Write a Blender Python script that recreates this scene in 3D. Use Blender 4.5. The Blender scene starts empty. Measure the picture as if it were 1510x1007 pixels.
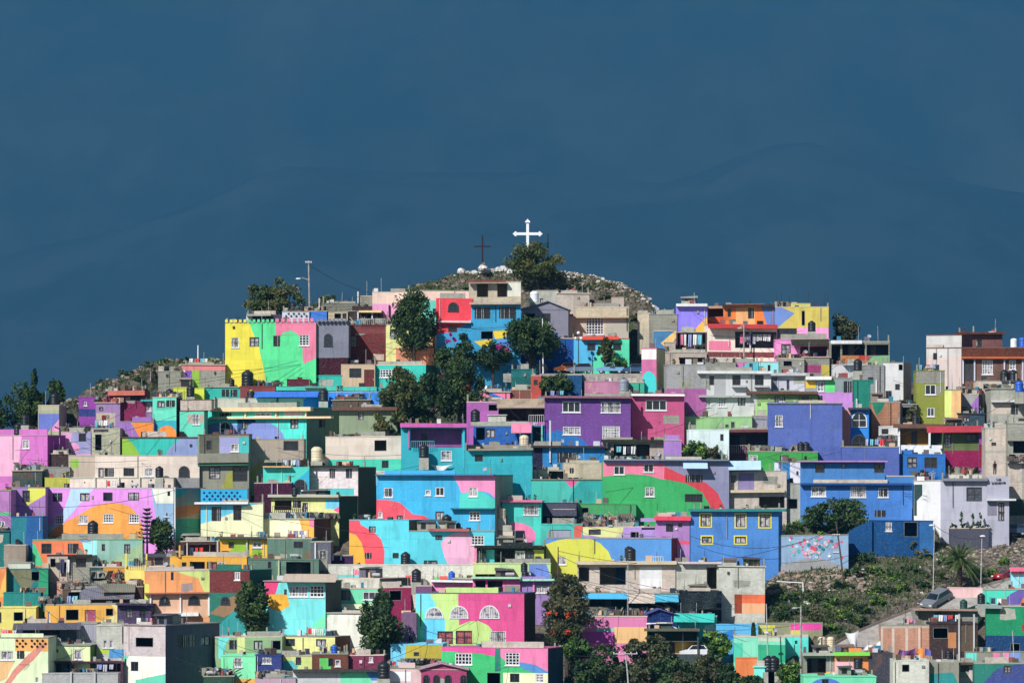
# Hillside town of painted houses under a dark blue storm haze. Units: metres; +Y runs away from the camera.
HAZE_D, HAZE_C = 4.4e-5, (.075, .375, .73, 1)
SUN_E, SKY_S, EXPO = 4.8, .07, 0.38
import bpy, math, random
from mathutils import Vector, Matrix, noise as mnoise
random.seed(11)
R = random.uniform
F = 7200.0; CAMD = 600.0; HZ = 50.0; HPY = 700.0; KD = 0.2
scene = bpy.context.scene
COL = scene.collection

# ---------------------------------------------------------------- placing
def XX(px, Y): return (px - 755.0) * (Y + CAMD) / F
def ZZ(py, Y): return HZ + (HPY - py) * (Y + CAMD) / F
def YY(py): return (1007.0 - py) * KD           # depth of the hillside at the height seen at py
def P3(px, py, Y=None):
    if Y is None: Y = YY(py)
    return Vector((XX(px, Y), Y, ZZ(py, Y)))

# ---------------------------------------------------------------- materials
def lin(c):
    c /= 15.0 if c <= 15 else 255.0
    return c / 12.92 if c <= .04045 else ((c + .055) / 1.055) ** 2.4
GAIN = .80
def rgb(h, g=None):
    if g is None: g = GAIN
    if len(h) == 3: v = [lin(int(ch, 16)) for ch in h]
    else: v = [((x / 12.92) if x <= .04045 else ((x + .055) / 1.055) ** 2.4) for x in (int(h[i:i+2], 16) / 255 for i in (0, 2, 4))]
    y = .22 * v[0] + .68 * v[1] + .10 * v[2]; v = [a + (y - a) * .075 for a in v]
    return (v[0] * g, v[1] * g, v[2] * g, 1)

def nt_new(name):
    m = bpy.data.materials.new(name); m.use_nodes = True
    t = m.node_tree; t.nodes.clear()
    return m, t, t.nodes.new, t.links.new
def mathn(t, op, a, b=None, c=None):
    n = t.nodes.new('ShaderNodeMath'); n.operation = op
    for i, v in enumerate((a, b, c)):
        if v is None: continue
        if isinstance(v, (int, float)): n.inputs[i].default_value = v
        else: t.links.new(v, n.inputs[i])
    return n.outputs[0]
def mixc(t, fac, a, b, mode='MIX'):
    n = t.nodes.new('ShaderNodeMix'); n.data_type = 'RGBA'; n.blend_type = mode
    for s, v in ((n.inputs['Factor'], fac), (n.inputs['A'], a), (n.inputs['B'], b)):
        if isinstance(v, (int, float)): s.default_value = v
        elif isinstance(v, tuple): s.default_value = v
        else: t.links.new(v, s)
    return n.outputs['Result']
def noisen(t, vec, scale, detail=3, rough=.55):
    n = t.nodes.new('ShaderNodeTexNoise'); n.inputs['Scale'].default_value = scale
    n.inputs['Detail'].default_value = detail; n.inputs['Roughness'].default_value = rough
    if vec is not None: t.links.new(vec, n.inputs['Vector'])
    return n.outputs['Fac']
def rampn(t, fac, lo, hi, a=0.0, b=1.0):
    n = t.nodes.new('ShaderNodeMapRange'); n.interpolation_type = 'SMOOTHSTEP'
    t.links.new(fac, n.inputs['Value'])
    for k, v in (('From Min', lo), ('From Max', hi), ('To Min', a), ('To Max', b)): n.inputs[k].default_value = v
    return n.outputs['Result']

def make_group(kind):
    g = bpy.data.node_groups.new('weathered_' + kind, 'ShaderNodeTree')
    g.interface.new_socket('Color', in_out='INPUT', socket_type='NodeSocketColor')
    g.interface.new_socket('Shader', in_out='OUTPUT', socket_type='NodeSocketShader')
    gi = g.nodes.new('NodeGroupInput'); go = g.nodes.new('NodeGroupOutput')
    uv = g.nodes.new('ShaderNodeUVMap'); oi = g.nodes.new('ShaderNodeObjectInfo')
    off = mathn(g, 'MULTIPLY', oi.outputs['Random'], 91.0)
    comb = g.nodes.new('ShaderNodeCombineXYZ'); g.links.new(off, comb.inputs[0]); g.links.new(off, comb.inputs[2])
    add = g.nodes.new('ShaderNodeVectorMath'); add.operation = 'ADD'
    g.links.new(uv.outputs[0], add.inputs[0]); g.links.new(comb.outputs[0], add.inputs[1])
    vec = add.outputs[0]
    mp = g.nodes.new('ShaderNodeMapping'); mp.inputs['Scale'].default_value = (1.7, .2, 1); g.links.new(vec, mp.inputs['Vector'])
    big = noisen(g, vec, .45, 4, .6); streak = noisen(g, mp.outputs[0], 1.0, 4, .65); fine = noisen(g, vec, 5.0, 4, .7)
    col = gi.outputs['Color']
    if kind in ('block', 'brick'):
        br = g.nodes.new('ShaderNodeTexBrick'); g.links.new(uv.outputs[0], br.inputs['Vector'])
        br.inputs['Scale'].default_value = 1.0
        w, h, mo = (.42, .21, .022) if kind == 'block' else (.26, .085, .012)
        br.inputs['Brick Width'].default_value = w; br.inputs['Row Height'].default_value = h; br.inputs['Mortar Size'].default_value = mo
        g.links.new(col, br.inputs['Color1'])
        c2 = mixc(g, 1.0, col, (.80, .80, .82, 1) if kind == 'block' else (.72, .7, .7, 1), 'MULTIPLY'); g.links.new(c2, br.inputs['Color2'])
        mc = mixc(g, .55, col, (.42, .41, .39, 1)) if kind == 'block' else mixc(g, .5, col, (.35, .3, .27, 1)); g.links.new(mc, br.inputs['Mortar'])
        col = br.outputs['Color']
    if kind == 'tin':
        sp = g.nodes.new('ShaderNodeSeparateXYZ'); g.links.new(uv.outputs[0], sp.inputs[0])
        s = mathn(g, 'SINE', mathn(g, 'MULTIPLY', sp.outputs[0], 26.0))
        col = mixc(g, rampn(g, s, -1, 1, 0, .45), col, (.03, .028, .027, 1))
        rust = rampn(g, big, .52, .7, 0, .6); col = mixc(g, rust, col, (.16, .075, .04, 1))
    pb = g.nodes.new('ShaderNodeTexBrick'); g.links.new(vec, pb.inputs['Vector']); pb.inputs['Scale'].default_value = 1.0; pb.offset = .37
    for k_, v_ in (('Brick Width', 3.3), ('Row Height', 2.45), ('Mortar Size', .05), ('Mortar Smooth', .6)): pb.inputs[k_].default_value = v_
    pb.inputs['Color1'].default_value = (1.06, 1.05, 1.04, 1); pb.inputs['Color2'].default_value = (.86, .87, .89, 1); pb.inputs['Mortar'].default_value = (.88, .88, .88, 1)
    col = mixc(g, .75, col, pb.outputs['Color'], 'MULTIPLY')
    amt = {'paint': .40, 'block': .55, 'brick': .5, 'tin': .35}[kind]
    grime = mixc(g, 1.0, col, (.52, .50, .46, 1), 'MULTIPLY')
    col = mixc(g, rampn(g, streak, .48, .72, 0, amt), col, grime)
    col = mixc(g, rampn(g, big, .50, .70, 0, amt * .7), col, grime)
    fade = mixc(g, .09, col, (.72, .70, .66, 1))
    col = mixc(g, rampn(g, fine, .48, .75, 0, 1.0), col, fade)
    b = g.nodes.new('ShaderNodeBsdfPrincipled'); g.links.new(col, b.inputs['Base Color'])
    b.inputs['Roughness'].default_value = .6 if kind == 'tin' else .88
    b.inputs['Specular IOR Level'].default_value = .18
    bp = g.nodes.new('ShaderNodeBump'); bp.inputs['Strength'].default_value = .35; bp.inputs['Distance'].default_value = .05
    g.links.new(fine, bp.inputs['Height']); g.links.new(bp.outputs[0], b.inputs['Normal'])
    g.links.new(b.outputs[0], go.inputs['Shader'])
    return g
GROUPS = {k: make_group(k) for k in ('paint', 'block', 'brick', 'tin')}
MC = {}
def mat(spec):
    """'f80' painted plaster, 'kbba' concrete block, 'rb65' brick, 't99a' corrugated tin"""
    if spec in MC: return MC[spec]
    kind, hx = 'paint', spec
    if spec[0] in 'krt': kind, hx = {'k': 'block', 'r': 'brick', 't': 'tin'}[spec[0]], spec[1:]
    m, t, N, L = nt_new(kind + '_' + hx)
    g = N('ShaderNodeGroup'); g.node_tree = GROUPS[kind]; g.inputs['Color'].default_value = rgb(hx)
    o = N('ShaderNodeOutputMaterial'); L(g.outputs[0], o.inputs[0])
    MC[spec] = m; return m
def plain(name, color, rough=.6, spec=.3, metal=0.0, var=.25, sc=6.0):
    m, t, N, L = nt_new(name)
    tc = N('ShaderNodeTexCoord'); n = noisen(t, tc.outputs['Object'], sc, 3)
    col = mixc(t, rampn(t, n, .3, .7), (color[0] * (1 - var), color[1] * (1 - var), color[2] * (1 - var), 1), (color[0] * (1 + var), color[1] * (1 + var), color[2] * (1 + var), 1))
    b = N('ShaderNodeBsdfPrincipled'); L(col, b.inputs['Base Color']); b.inputs['Roughness'].default_value = rough
    b.inputs['Specular IOR Level'].default_value = spec; b.inputs['Metallic'].default_value = metal
    o = N('ShaderNodeOutputMaterial'); L(b.outputs[0], o.inputs[0])
    return m
def curtain_mat(name, a, bcol):
    m, t, N, L = nt_new(name)
    uv = N('ShaderNodeUVMap'); sp = N('ShaderNodeSeparateXYZ'); L(uv.outputs[0], sp.inputs[0])
    s = mathn(t, 'SINE', mathn(t, 'MULTIPLY', sp.outputs[0], 21.0))
    n = noisen(t, uv.outputs[0], 1.7, 2)
    col = mixc(t, mathn(t, 'MULTIPLY', rampn(t, s, -1, 1), .5), a, bcol); col = mixc(t, rampn(t, n, .5, .6), col, bcol)
    b = N('ShaderNodeBsdfPrincipled'); L(col, b.inputs['Base Color']); b.inputs['Roughness'].default_value = .35; b.inputs['Coat Weight'].default_value = .4
    o = N('ShaderNodeOutputMaterial'); L(b.outputs[0], o.inputs[0]); return m

M_GLASS = plain('dark_window_glass', (.012, .017, .026), .12, .5, 0, .4, 2)
M_GLASS2 = plain('grey_window_glass', (.05, .06, .075), .2, .5, 0, .5, 3)
M_CURT = curtain_mat('curtained_glass', (.50, .46, .46, 1), (.10, .10, .12, 1))
M_PINKC = curtain_mat('red_curtained_glass', (.42, .10, .11, 1), (.16, .04, .05, 1))
M_WFRAME = plain('white_metal_frame', (.62, .62, .63), .5, .3, 0, .15)
M_DFRAME = plain('dark_metal_frame', (.045, .04, .045), .5, .3)
M_YFRAME = plain('yellow_painted_frame', (.62, .55, .08), .6, .3, 0, .1)
M_HOLE = plain('bare_opening_reveal', (.20, .19, .18), .9, .1)
M_TANK = plain('black_tank_plastic', (.012, .014, .019), .42, .45)
M_STEEL = plain('galvanised_pole', (.42, .42, .43), .55, .4, .2)
M_WHITEP = plain('white_painted_metal', (.75, .76, .78), .5, .3, 0, .06)
M_DARKM = plain('dark_metal', (.025, .027, .033), .5, .4)
M_WOOD = plain('weathered_wood', (.10, .07, .05), .85, .1)
M_CONC = plain('grey_concrete', (.30, .28, .26), .9, .1, 0, .3, 3)
M_ROCKW = plain('whitewashed_rock', (.50, .49, .47), .9, .1, 0, .35, 2)
M_ROCK = plain('brown_rock', (.21, .16, .125), .95, .1, 0, .45, 1.5)

# ---------------------------------------------------------------- mesh builder
class Fr:
    """a vertical plane: origin (x, y), direction u along it, n outward"""
    def __init__(s, ox, oy, ux, uy, nx, ny): s.o = (ox, oy); s.u = (ux, uy); s.n = (nx, ny)
    def p(s, u, z, d=0.0): return (s.o[0] + s.u[0] * u + s.n[0] * d, s.o[1] + s.u[1] * u + s.n[1] * d, z)
class MB:
    def __init__(s): s.v = []; s.f = []; s.m = []; s.uv = []; s.mats = []; s.smooth = False
    def mi(s, m):
        if m not in s.mats: s.mats.append(m)
        return s.mats.index(m)
    def face(s, pts, m, uv=None):
        i = len(s.v); s.v.extend(pts); s.f.append(tuple(range(i, i + len(pts)))); s.m.append(s.mi(m)); s.uv.append(uv)
    def box(s, fr, u0, u1, z0, z1, d0, d1, m):
        P = lambda u, z, d: fr.p(u, z, d)
        s.face([P(u0, z0, d1), P(u1, z0, d1), P(u1, z1, d1), P(u0, z1, d1)], m)
        s.face([P(u1, z0, d0), P(u0, z0, d0), P(u0, z1, d0), P(u1, z1, d0)], m)
        s.face([P(u0, z0, d0), P(u0, z0, d1), P(u0, z1, d1), P(u0, z1, d0)], m)
        s.face([P(u1, z0, d1), P(u1, z0, d0), P(u1, z1, d0), P(u1, z1, d1)], m)
        s.face([P(u0, z1, d1), P(u1, z1, d1), P(u1, z1, d0), P(u0, z1, d0)], m)
        s.face([P(u0, z0, d0), P(u1, z0, d0), P(u1, z0, d1), P(u0, z0, d1)], m)
    def prism(s, poly, z0, z1, m):
        """poly in plan, counter-clockwise"""
        n = len(poly)
        s.face([(x, y, z1) for x, y in poly], m); s.face([(x, y, z0) for x, y in reversed(poly)], m)
        for i in range(n):
            a, b = poly[i], poly[(i + 1) % n]
            s.face([(a[0], a[1], z0), (b[0], b[1], z0), (b[0], b[1], z1), (a[0], a[1], z1)], m)
    def lathe(s, c, prof, m, n=14):
        rings = []
        for r, z in prof:
            i = len(s.v); rings.append(i)
            s.v.extend([(c[0] + r * math.cos(2 * math.pi * k / n), c[1] + r * math.sin(2 * math.pi * k / n), c[2] + z) for k in range(n)])
        mi = s.mi(m)
        for a, b in zip(rings, rings[1:]):
            for k in range(n):
                k2 = (k + 1) % n
                s.f.append((a + k, a + k2, b + k2, b + k)); s.m.append(mi); s.uv.append(None)
        s.f.append(tuple(rings[-1] + k for k in range(n))); s.m.append(mi); s.uv.append(None)
    def tube(s, pts, rads, m, n=6):
        pts = [Vector(p) for p in pts]
        if isinstance(rads, (int, float)): rads = [rads] * len(pts)
        mi = s.mi(m); rings = []
        for j, p in enumerate(pts):
            d = (pts[min(j + 1, len(pts) - 1)] - pts[max(j - 1, 0)]).normalized()
            a = d.cross(Vector((0, 1, 0)) if abs(d.y) < .9 else Vector((1, 0, 0))).normalized(); b = d.cross(a)
            rings.append(len(s.v))
            s.v.extend([tuple(p + (a * math.cos(2 * math.pi * k / n) + b * math.sin(2 * math.pi * k / n)) * rads[j]) for k in range(n)])
        for a, b in zip(rings, rings[1:]):
            for k in range(n):
                k2 = (k + 1) % n
                s.f.append((a + k, b + k, b + k2, a + k2)); s.m.append(mi); s.uv.append(None)
        for r, rev in ((rings[0], False), (rings[-1], True)):
            t = [r + k for k in range(n)]
            s.f.append(tuple(reversed(t)) if rev else tuple(t)); s.m.append(mi); s.uv.append(None)
    def ball(s, c, r, m, nu=10, nv=7, sc=(1, 1, 1), jit=0.0, smooth=True):
        rings = []; mi = s.mi(m)
        for j in range(nv + 1):
            a = -math.pi / 2 + math.pi * j / nv; rings.append(len(s.v))
            for k in range(nu):
                b = 2 * math.pi * k / nu; q = 1 + R(-jit, jit)
                s.v.append((c[0] + r * sc[0] * q * math.cos(a) * math.cos(b), c[1] + r * sc[1] * q * math.cos(a) * math.sin(b), c[2] + r * sc[2] * q * math.sin(a)))
        for a, b in zip(rings, rings[1:]):
            for k in range(nu):
                k2 = (k + 1) % nu
                s.f.append((a + k, a + k2, b + k2, b + k)); s.m.append(mi); s.uv.append(None)
    def build(s, name, parent=None, smooth=False):
        me = bpy.data.meshes.new(name); me.from_pydata(s.v, [], s.f)
        for m in s.mats: me.materials.append(m)
        me.polygons.foreach_set('material_index', s.m)
        ul = me.uv_layers.new(name='UVMap'); data = []
        me.update()
        for poly, uv in zip(me.polygons, s.uv):
            if uv: 
                for q in uv: data.extend(q)
            else:
                nx, ny, nz = poly.normal
                if abs(nz) > .75:
                    for vi in poly.vertices: data.extend((s.v[vi][0], s.v[vi][1]))
                else:
                    l = math.hypot(nx, ny) or 1; tx, ty = -ny / l, nx / l
                    for vi in poly.vertices: data.extend((s.v[vi][0] * tx + s.v[vi][1] * ty, s.v[vi][2]))
        ul.data.foreach_set('uv', data)
        if smooth: me.polygons.foreach_set('use_smooth', [True] * len(me.polygons))
        o = bpy.data.objects.new(name, me); COL.objects.link(o)
        if parent is not None:
            o.parent = parent; off = world_of(parent); me.transform(Matrix.Translation(-off)); WPOS[o.name] = off
            k = SHEAR.get(tuple(off))
            if k: me.transform(Matrix(((1, 0, 0, 0), (0, 1, 0, 0), (k, 0, 1, 0), (0, 0, 0, 1))))
        else:
            xs = [v[0] for v in s.v]; ys = [v[1] for v in s.v]; off = Vector(((min(xs) + max(xs)) / 2, (min(ys) + max(ys)) / 2, min(v[2] for v in s.v)))
            me.transform(Matrix.Translation(-off)); o.location = off; WPOS[o.name] = off
        return o
WPOS = {}; SHEAR = {}
def world_of(o): return WPOS.get(o.name, Vector((0, 0, 0)))
def empty(name, loc):
    o = bpy.data.objects.new(name, None); COL.objects.link(o); o.location = loc; o.empty_display_size = .3
    WPOS[o.name] = Vector(loc); return o
def tag(o, label, cat, group=None, kind='thing'):
    o['label'] = label; o['category'] = cat; o['kind'] = kind
    if group: o['group'] = group
    return o
def setting(o): o['kind'] = 'structure'; return o

# ---------------------------------------------------------------- 2-D clipping of mural shapes
def clip(poly, u0, u1, v0, v1):
    def cut(ps, ax, lim, keep_less):
        out = []; n = len(ps)
        for i in range(n):
            a, b = ps[i], ps[(i + 1) % n]
            ia = a[ax] <= lim if keep_less else a[ax] >= lim; ib = b[ax] <= lim if keep_less else b[ax] >= lim
            if ia: out.append(a)
            if ia != ib:
                t = (lim - a[ax]) / (b[ax] - a[ax]); out.append((a[0] + t * (b[0] - a[0]), a[1] + t * (b[1] - a[1])))
        return out
    for ax, lim, kl in ((0, u0, False), (0, u1, True), (1, v0, False), (1, v1, True)):
        poly = cut(poly, ax, lim, kl)
        if len(poly) < 3: return None
    return poly

def panel(mb, fr, L, z0, z1, m, holes=(), murals=()):
    us = sorted({0.0, L, *[h[0] for h in holes], *[h[1] for h in holes]}); zs = sorted({z0, z1, *[h[2] for h in holes], *[h[3] for h in holes]})
    us = [u for u in us if 0 <= u <= L]; zs = [z for z in zs if z0 <= z <= z1]
    for a, b in zip(us, us[1:]):
        if b - a < 1e-4: continue
        for c, d in zip(zs, zs[1:]):
            if d - c < 1e-4: continue
            mu, mz = (a + b) / 2, (c + d) / 2
            if any(h[0] < mu < h[1] and h[2] < mz < h[3] for h in holes): continue
            mb.face([fr.p(a, c), fr.p(b, c), fr.p(b, d), fr.p(a, d)], m)
            for k, (pm, poly) in enumerate(murals):
                q = clip(poly, a, b, c, d)
                if q: 
                    ar = sum(q[i][0] * q[(i + 1) % len(q)][1] - q[(i + 1) % len(q)][0] * q[i][1] for i in range(len(q)))
                    if abs(ar) < 1e-3: continue
                    if ar < 0: q = q[::-1]
                    mb.face([fr.p(u, z, (.003 if len(murals) < 16 else .0009) * (k + 1)) for u, z in q], pm)

# ---------------------------------------------------------------- houses
class Blk:
    def __init__(s, x0, xc, x2, Y0, th, D):
        s.x0, s.xc = x0, xc; c, sn = math.cos(th), math.sin(th); s.c, s.sn = c, sn; s.Y0 = Y0; s.D = D
        k = lambda px: (px - 755.0) / F
        if th >= 0:
            bx, by = XX(xc, Y0), Y0; q = k(x0); w = (bx - q * (by + CAMD)) / (c + q * sn); ax, ay = bx - w * c, by + w * sn
        else:
            ax, ay = XX(x0, Y0), Y0; q = k(xc); w = (q * (ay + CAMD) - ax) / (c + q * sn); bx, by = ax + w * c, ay - w * sn
        s.A, s.B, s.w = (ax, ay), (bx, by), w
        s.C = (bx + D * sn, by + D * c); s.Dp = (ax + D * sn, ay + D * c)
        s.front = Fr(ax, ay, c, -sn, -sn, -c); s.right = Fr(bx, by, sn, c, c, -sn)
        s.back = Fr(s.C[0], s.C[1], -c, sn, sn, c); s.left = Fr(s.Dp[0], s.Dp[1], -sn, -c, -c, sn)
        s.k = k
    def uf(s, px): q = s.k(px); return (q * (s.A[1] + CAMD) - s.A[0]) / (s.c + q * s.sn)
    def ur(s, px): q = s.k(px); return (q * (s.B[1] + CAMD) - s.B[0]) / (s.sn - q * s.c)
    def ul(s, px): q = s.k(px); return s.D - (q * (s.A[1] + CAMD) - s.A[0]) / (s.sn - q * s.c)
    def plan(s, ov=0.0):
        c, n = (s.c, -s.sn), (s.sn, s.c); r = []
        for p, a, b in ((s.A, -1, -1), (s.B, 1, -1), (s.C, 1, 1), (s.Dp, -1, 1)): r.append((p[0] + ov * (a * c[0] + b * n[0]), p[1] + ov * (a * c[1] + b * n[1])))
        return r
def tint(c):
    k = ''; hx = c
    if c[0] in 'krt': k, hx = c[0], c[1:]
    if len(hx) == 3: hx = ''.join(q * 2 for q in hx)
    f = R(.82, 1.0); g = R(0, 24); return k + ''.join('%02x' % max(0, min(255, int(int(hx[i:i + 2], 16) * f + g))) for i in (0, 2, 4))
def smooth_edge(p):
    """hand-painted outline: long runs get a slight wobble"""
    out = []
    for i, a in enumerate(p):
        b = p[(i + 1) % len(p)]; out.append(a); L = math.hypot(b[0] - a[0], b[1] - a[1])
        if abs(a[0] - b[0]) < .5 or abs(a[1] - b[1]) < .5: continue
        n = int(L / 9)
        for j in range(1, n): t = j / n; k = .035 * L * math.sin(math.pi * t) ; out.append((a[0] + (b[0] - a[0]) * t + R(-.5, .5), a[1] + (b[1] - a[1]) * t + R(-.5, .5)))
    return out
PADS = []       # (plan polygon, base z): the terraces cut into the hill
HOUSES = {}
CATS = (('shack', 'shack'), ('shed', 'shed'), ('wall', 'wall'), ('parapet', 'wall'), ('fence', 'fence'), ('building', 'building'), ('carport', 'carport'), ('house', 'house'), ('room', 'house'), ('tower', 'house'), ('terrace', 'house'), ('cube', 'house'))
def category(ph):
    best = min(((ph.find(k), c) for k, c in CATS if k in ph), default=(0, 'house'))
    return best[1]
def parse(items):
    out = []
    for it in items.split():
        head, _, co = it.partition(':'); k = head[0]; col = head[2:] if '#' in head else None
        pts = [tuple(float(q) for q in p.split(',')) for p in co.split(';')]
        out.append((k, col, pts[0] if len(pts) == 1 else pts))
    return out
def opening(kind, col, fr, u0, u1, z0, z1, root):
    """one window or door: a frame mesh, and its pane as a child"""
    mb = MB(); fw = min(.11, (u1 - u0) * .16); nm = 'window'
    if kind in 'aA':
        n = 14; uc, rw = (u0 + u1) / 2, (u1 - u0) / 2; zs = max(z0, z1 - rw * 1.05)
        def arch(e, k): a = math.pi * k / n; return (uc + (rw + e) * math.cos(a), zs + (z1 - zs + e) * math.sin(a))
        wf = M_WFRAME if col != 'k' else M_DFRAME; e = .14
        for k in range(n):
            a, b, c2, d = arch(0, k), arch(0, k + 1), arch(e, k + 1), arch(e, k)
            mb.face([fr.p(*d, .07), fr.p(*c2, .07), fr.p(*b, .07), fr.p(*a, .07)], wf)
            mb.face([fr.p(*d, 0), fr.p(*c2, 0), fr.p(*c2, .07), fr.p(*d, .07)], wf)
        mb.box(fr, u0 - e, u0, z0, zs, 0.0, .07, wf); mb.box(fr, u1, u1 + e, z0, zs, 0.0, .07, wf); mb.box(fr, u0 - e - .05, u1 + e + .05, z0 - .1, z0, 0.0, .1, wf)
        if (z1 - z0) > .8:
            mb.box(fr, uc - .035, uc + .035, z0, z1 - .02, .02, .05, wf); mb.box(fr, u0, u1, zs - .04, zs + .03, .02, .048, wf)
        o = mb.build('window', root)
        pb = MB(); pts = [fr.p(u0, z0, .03), fr.p(u1, z0, .03)] + [fr.p(*arch(0, k), .03) for k in range(n + 1)]
        pb.face(pts, M_CURT if kind == 'A' else M_GLASS); pb.build('pane', o); return o
    dp = .16
    if kind == 'o':
        for q in ((u0, u0 + .05, z0, z1), (u1 - .05, u1, z0, z1), (u0 + .05, u1 - .05, z0, z0 + .05), (u0 + .05, u1 - .05, z1 - .05, z1)): mb.box(fr, *q, -.16, .012, M_HOLE)
        return mb.build('opening', root)
    if kind == 'd':
        m = mat(col or '322'); mb.box(fr, u0 + .03, u1 - .03, z0, z1 - .03, -dp, -dp + .06, m)
        for q in (.33, .66): mb.box(fr, u0 + (u1 - u0) * q - .03, u0 + (u1 - u0) * q + .03, z0 + .15, z1 - .15, -dp + .06, -dp + .08, m)
        o = mb.build('door', root); hb = MB(); hb.box(fr, u1 - .2, u1 - .12, z0 + .4 * (z1 - z0), z0 + .5 * (z1 - z0), -dp + .06, -dp + .12, M_STEEL); hb.build('handle', o); return o
    fm = {'w': M_WFRAME, 'c': M_WFRAME, 'g': M_WFRAME, 'k': M_DFRAME, 'y': M_YFRAME, 'q': M_DFRAME}[kind]
    if kind == 'y':
        e = .17
        for q in ((u0 - e, u0, z0 - e, z1 + e), (u1, u1 + e, z0 - e, z1 + e), (u0, u1, z0 - e, z0), (u0, u1, z1, z1 + e)): mb.box(fr, *q, 0, .05, fm)
        fm2 = M_DFRAME
    else: fm2 = fm
    for q in ((u0, u0 + fw, z0, z1), (u1 - fw, u1, z0, z1), (u0 + fw, u1 - fw, z0, z0 + fw), (u0 + fw, u1 - fw, z1 - fw, z1)): mb.box(fr, *q, -dp, -.03, fm2)
    W, Hh = u1 - u0, z1 - z0
    nu = 1 if W > .75 else 0; nv = 0
    if kind == 'g': nu = max(1, round(W / .42) - 1); nv = max(1, round(Hh / .42) - 1)
    elif W > 2.2: nu = 2
    if kind in 'kq' and Hh > 1.3: nv = 1
    bw = .045 if kind != 'g' else .05
    for i in range(nu): c = u0 + W * (i + 1) / (nu + 1); mb.box(fr, c - bw, c + bw, z0 + fw, z1 - fw, -dp + .02, -.05, fm2)
    for i in range(nv): c = z0 + Hh * (i + 1) / (nv + 1); mb.box(fr, u0 + fw, u1 - fw, c - bw * .8, c + bw * .8, -dp + .03, -.06, fm2)
    if kind in 'wcg': mb.box(fr, u0 - .1, u1 + .1, z0 - .12, z0, -.05, .1, M_WFRAME)
    if kind in 'wkc' and W > .5 and random.random() < .32:
        for i in range(1, int(W / .24)): c = u0 + W * i / int(W / .24); mb.box(fr, c - .018, c + .018, z0 + .02, z1 - .02, .02, .05, random.choice((M_DFRAME, M_WFRAME)))
        mb.box(fr, u0 - .04, u1 + .04, z0 + Hh * .5, z0 + Hh * .5 + .04, .02, .055, M_DFRAME)
    o = mb.build('window', root); pb = MB()
    pm = {'c': M_CURT, 'y': M_CURT, 'q': M_PINKC}.get(kind) or (M_GLASS2 if random.random() < .22 else M_GLASS)
    if kind in 'kgw' and random.random() < .28: pm = M_CURT
    pb.face([fr.p(u0, z0, -dp + .01), fr.p(u1, z0, -dp + .01), fr.p(u1, z1, -dp + .01), fr.p(u0, z1, -dp + .01)], pm); pb.build('pane', o)
    return o

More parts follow.
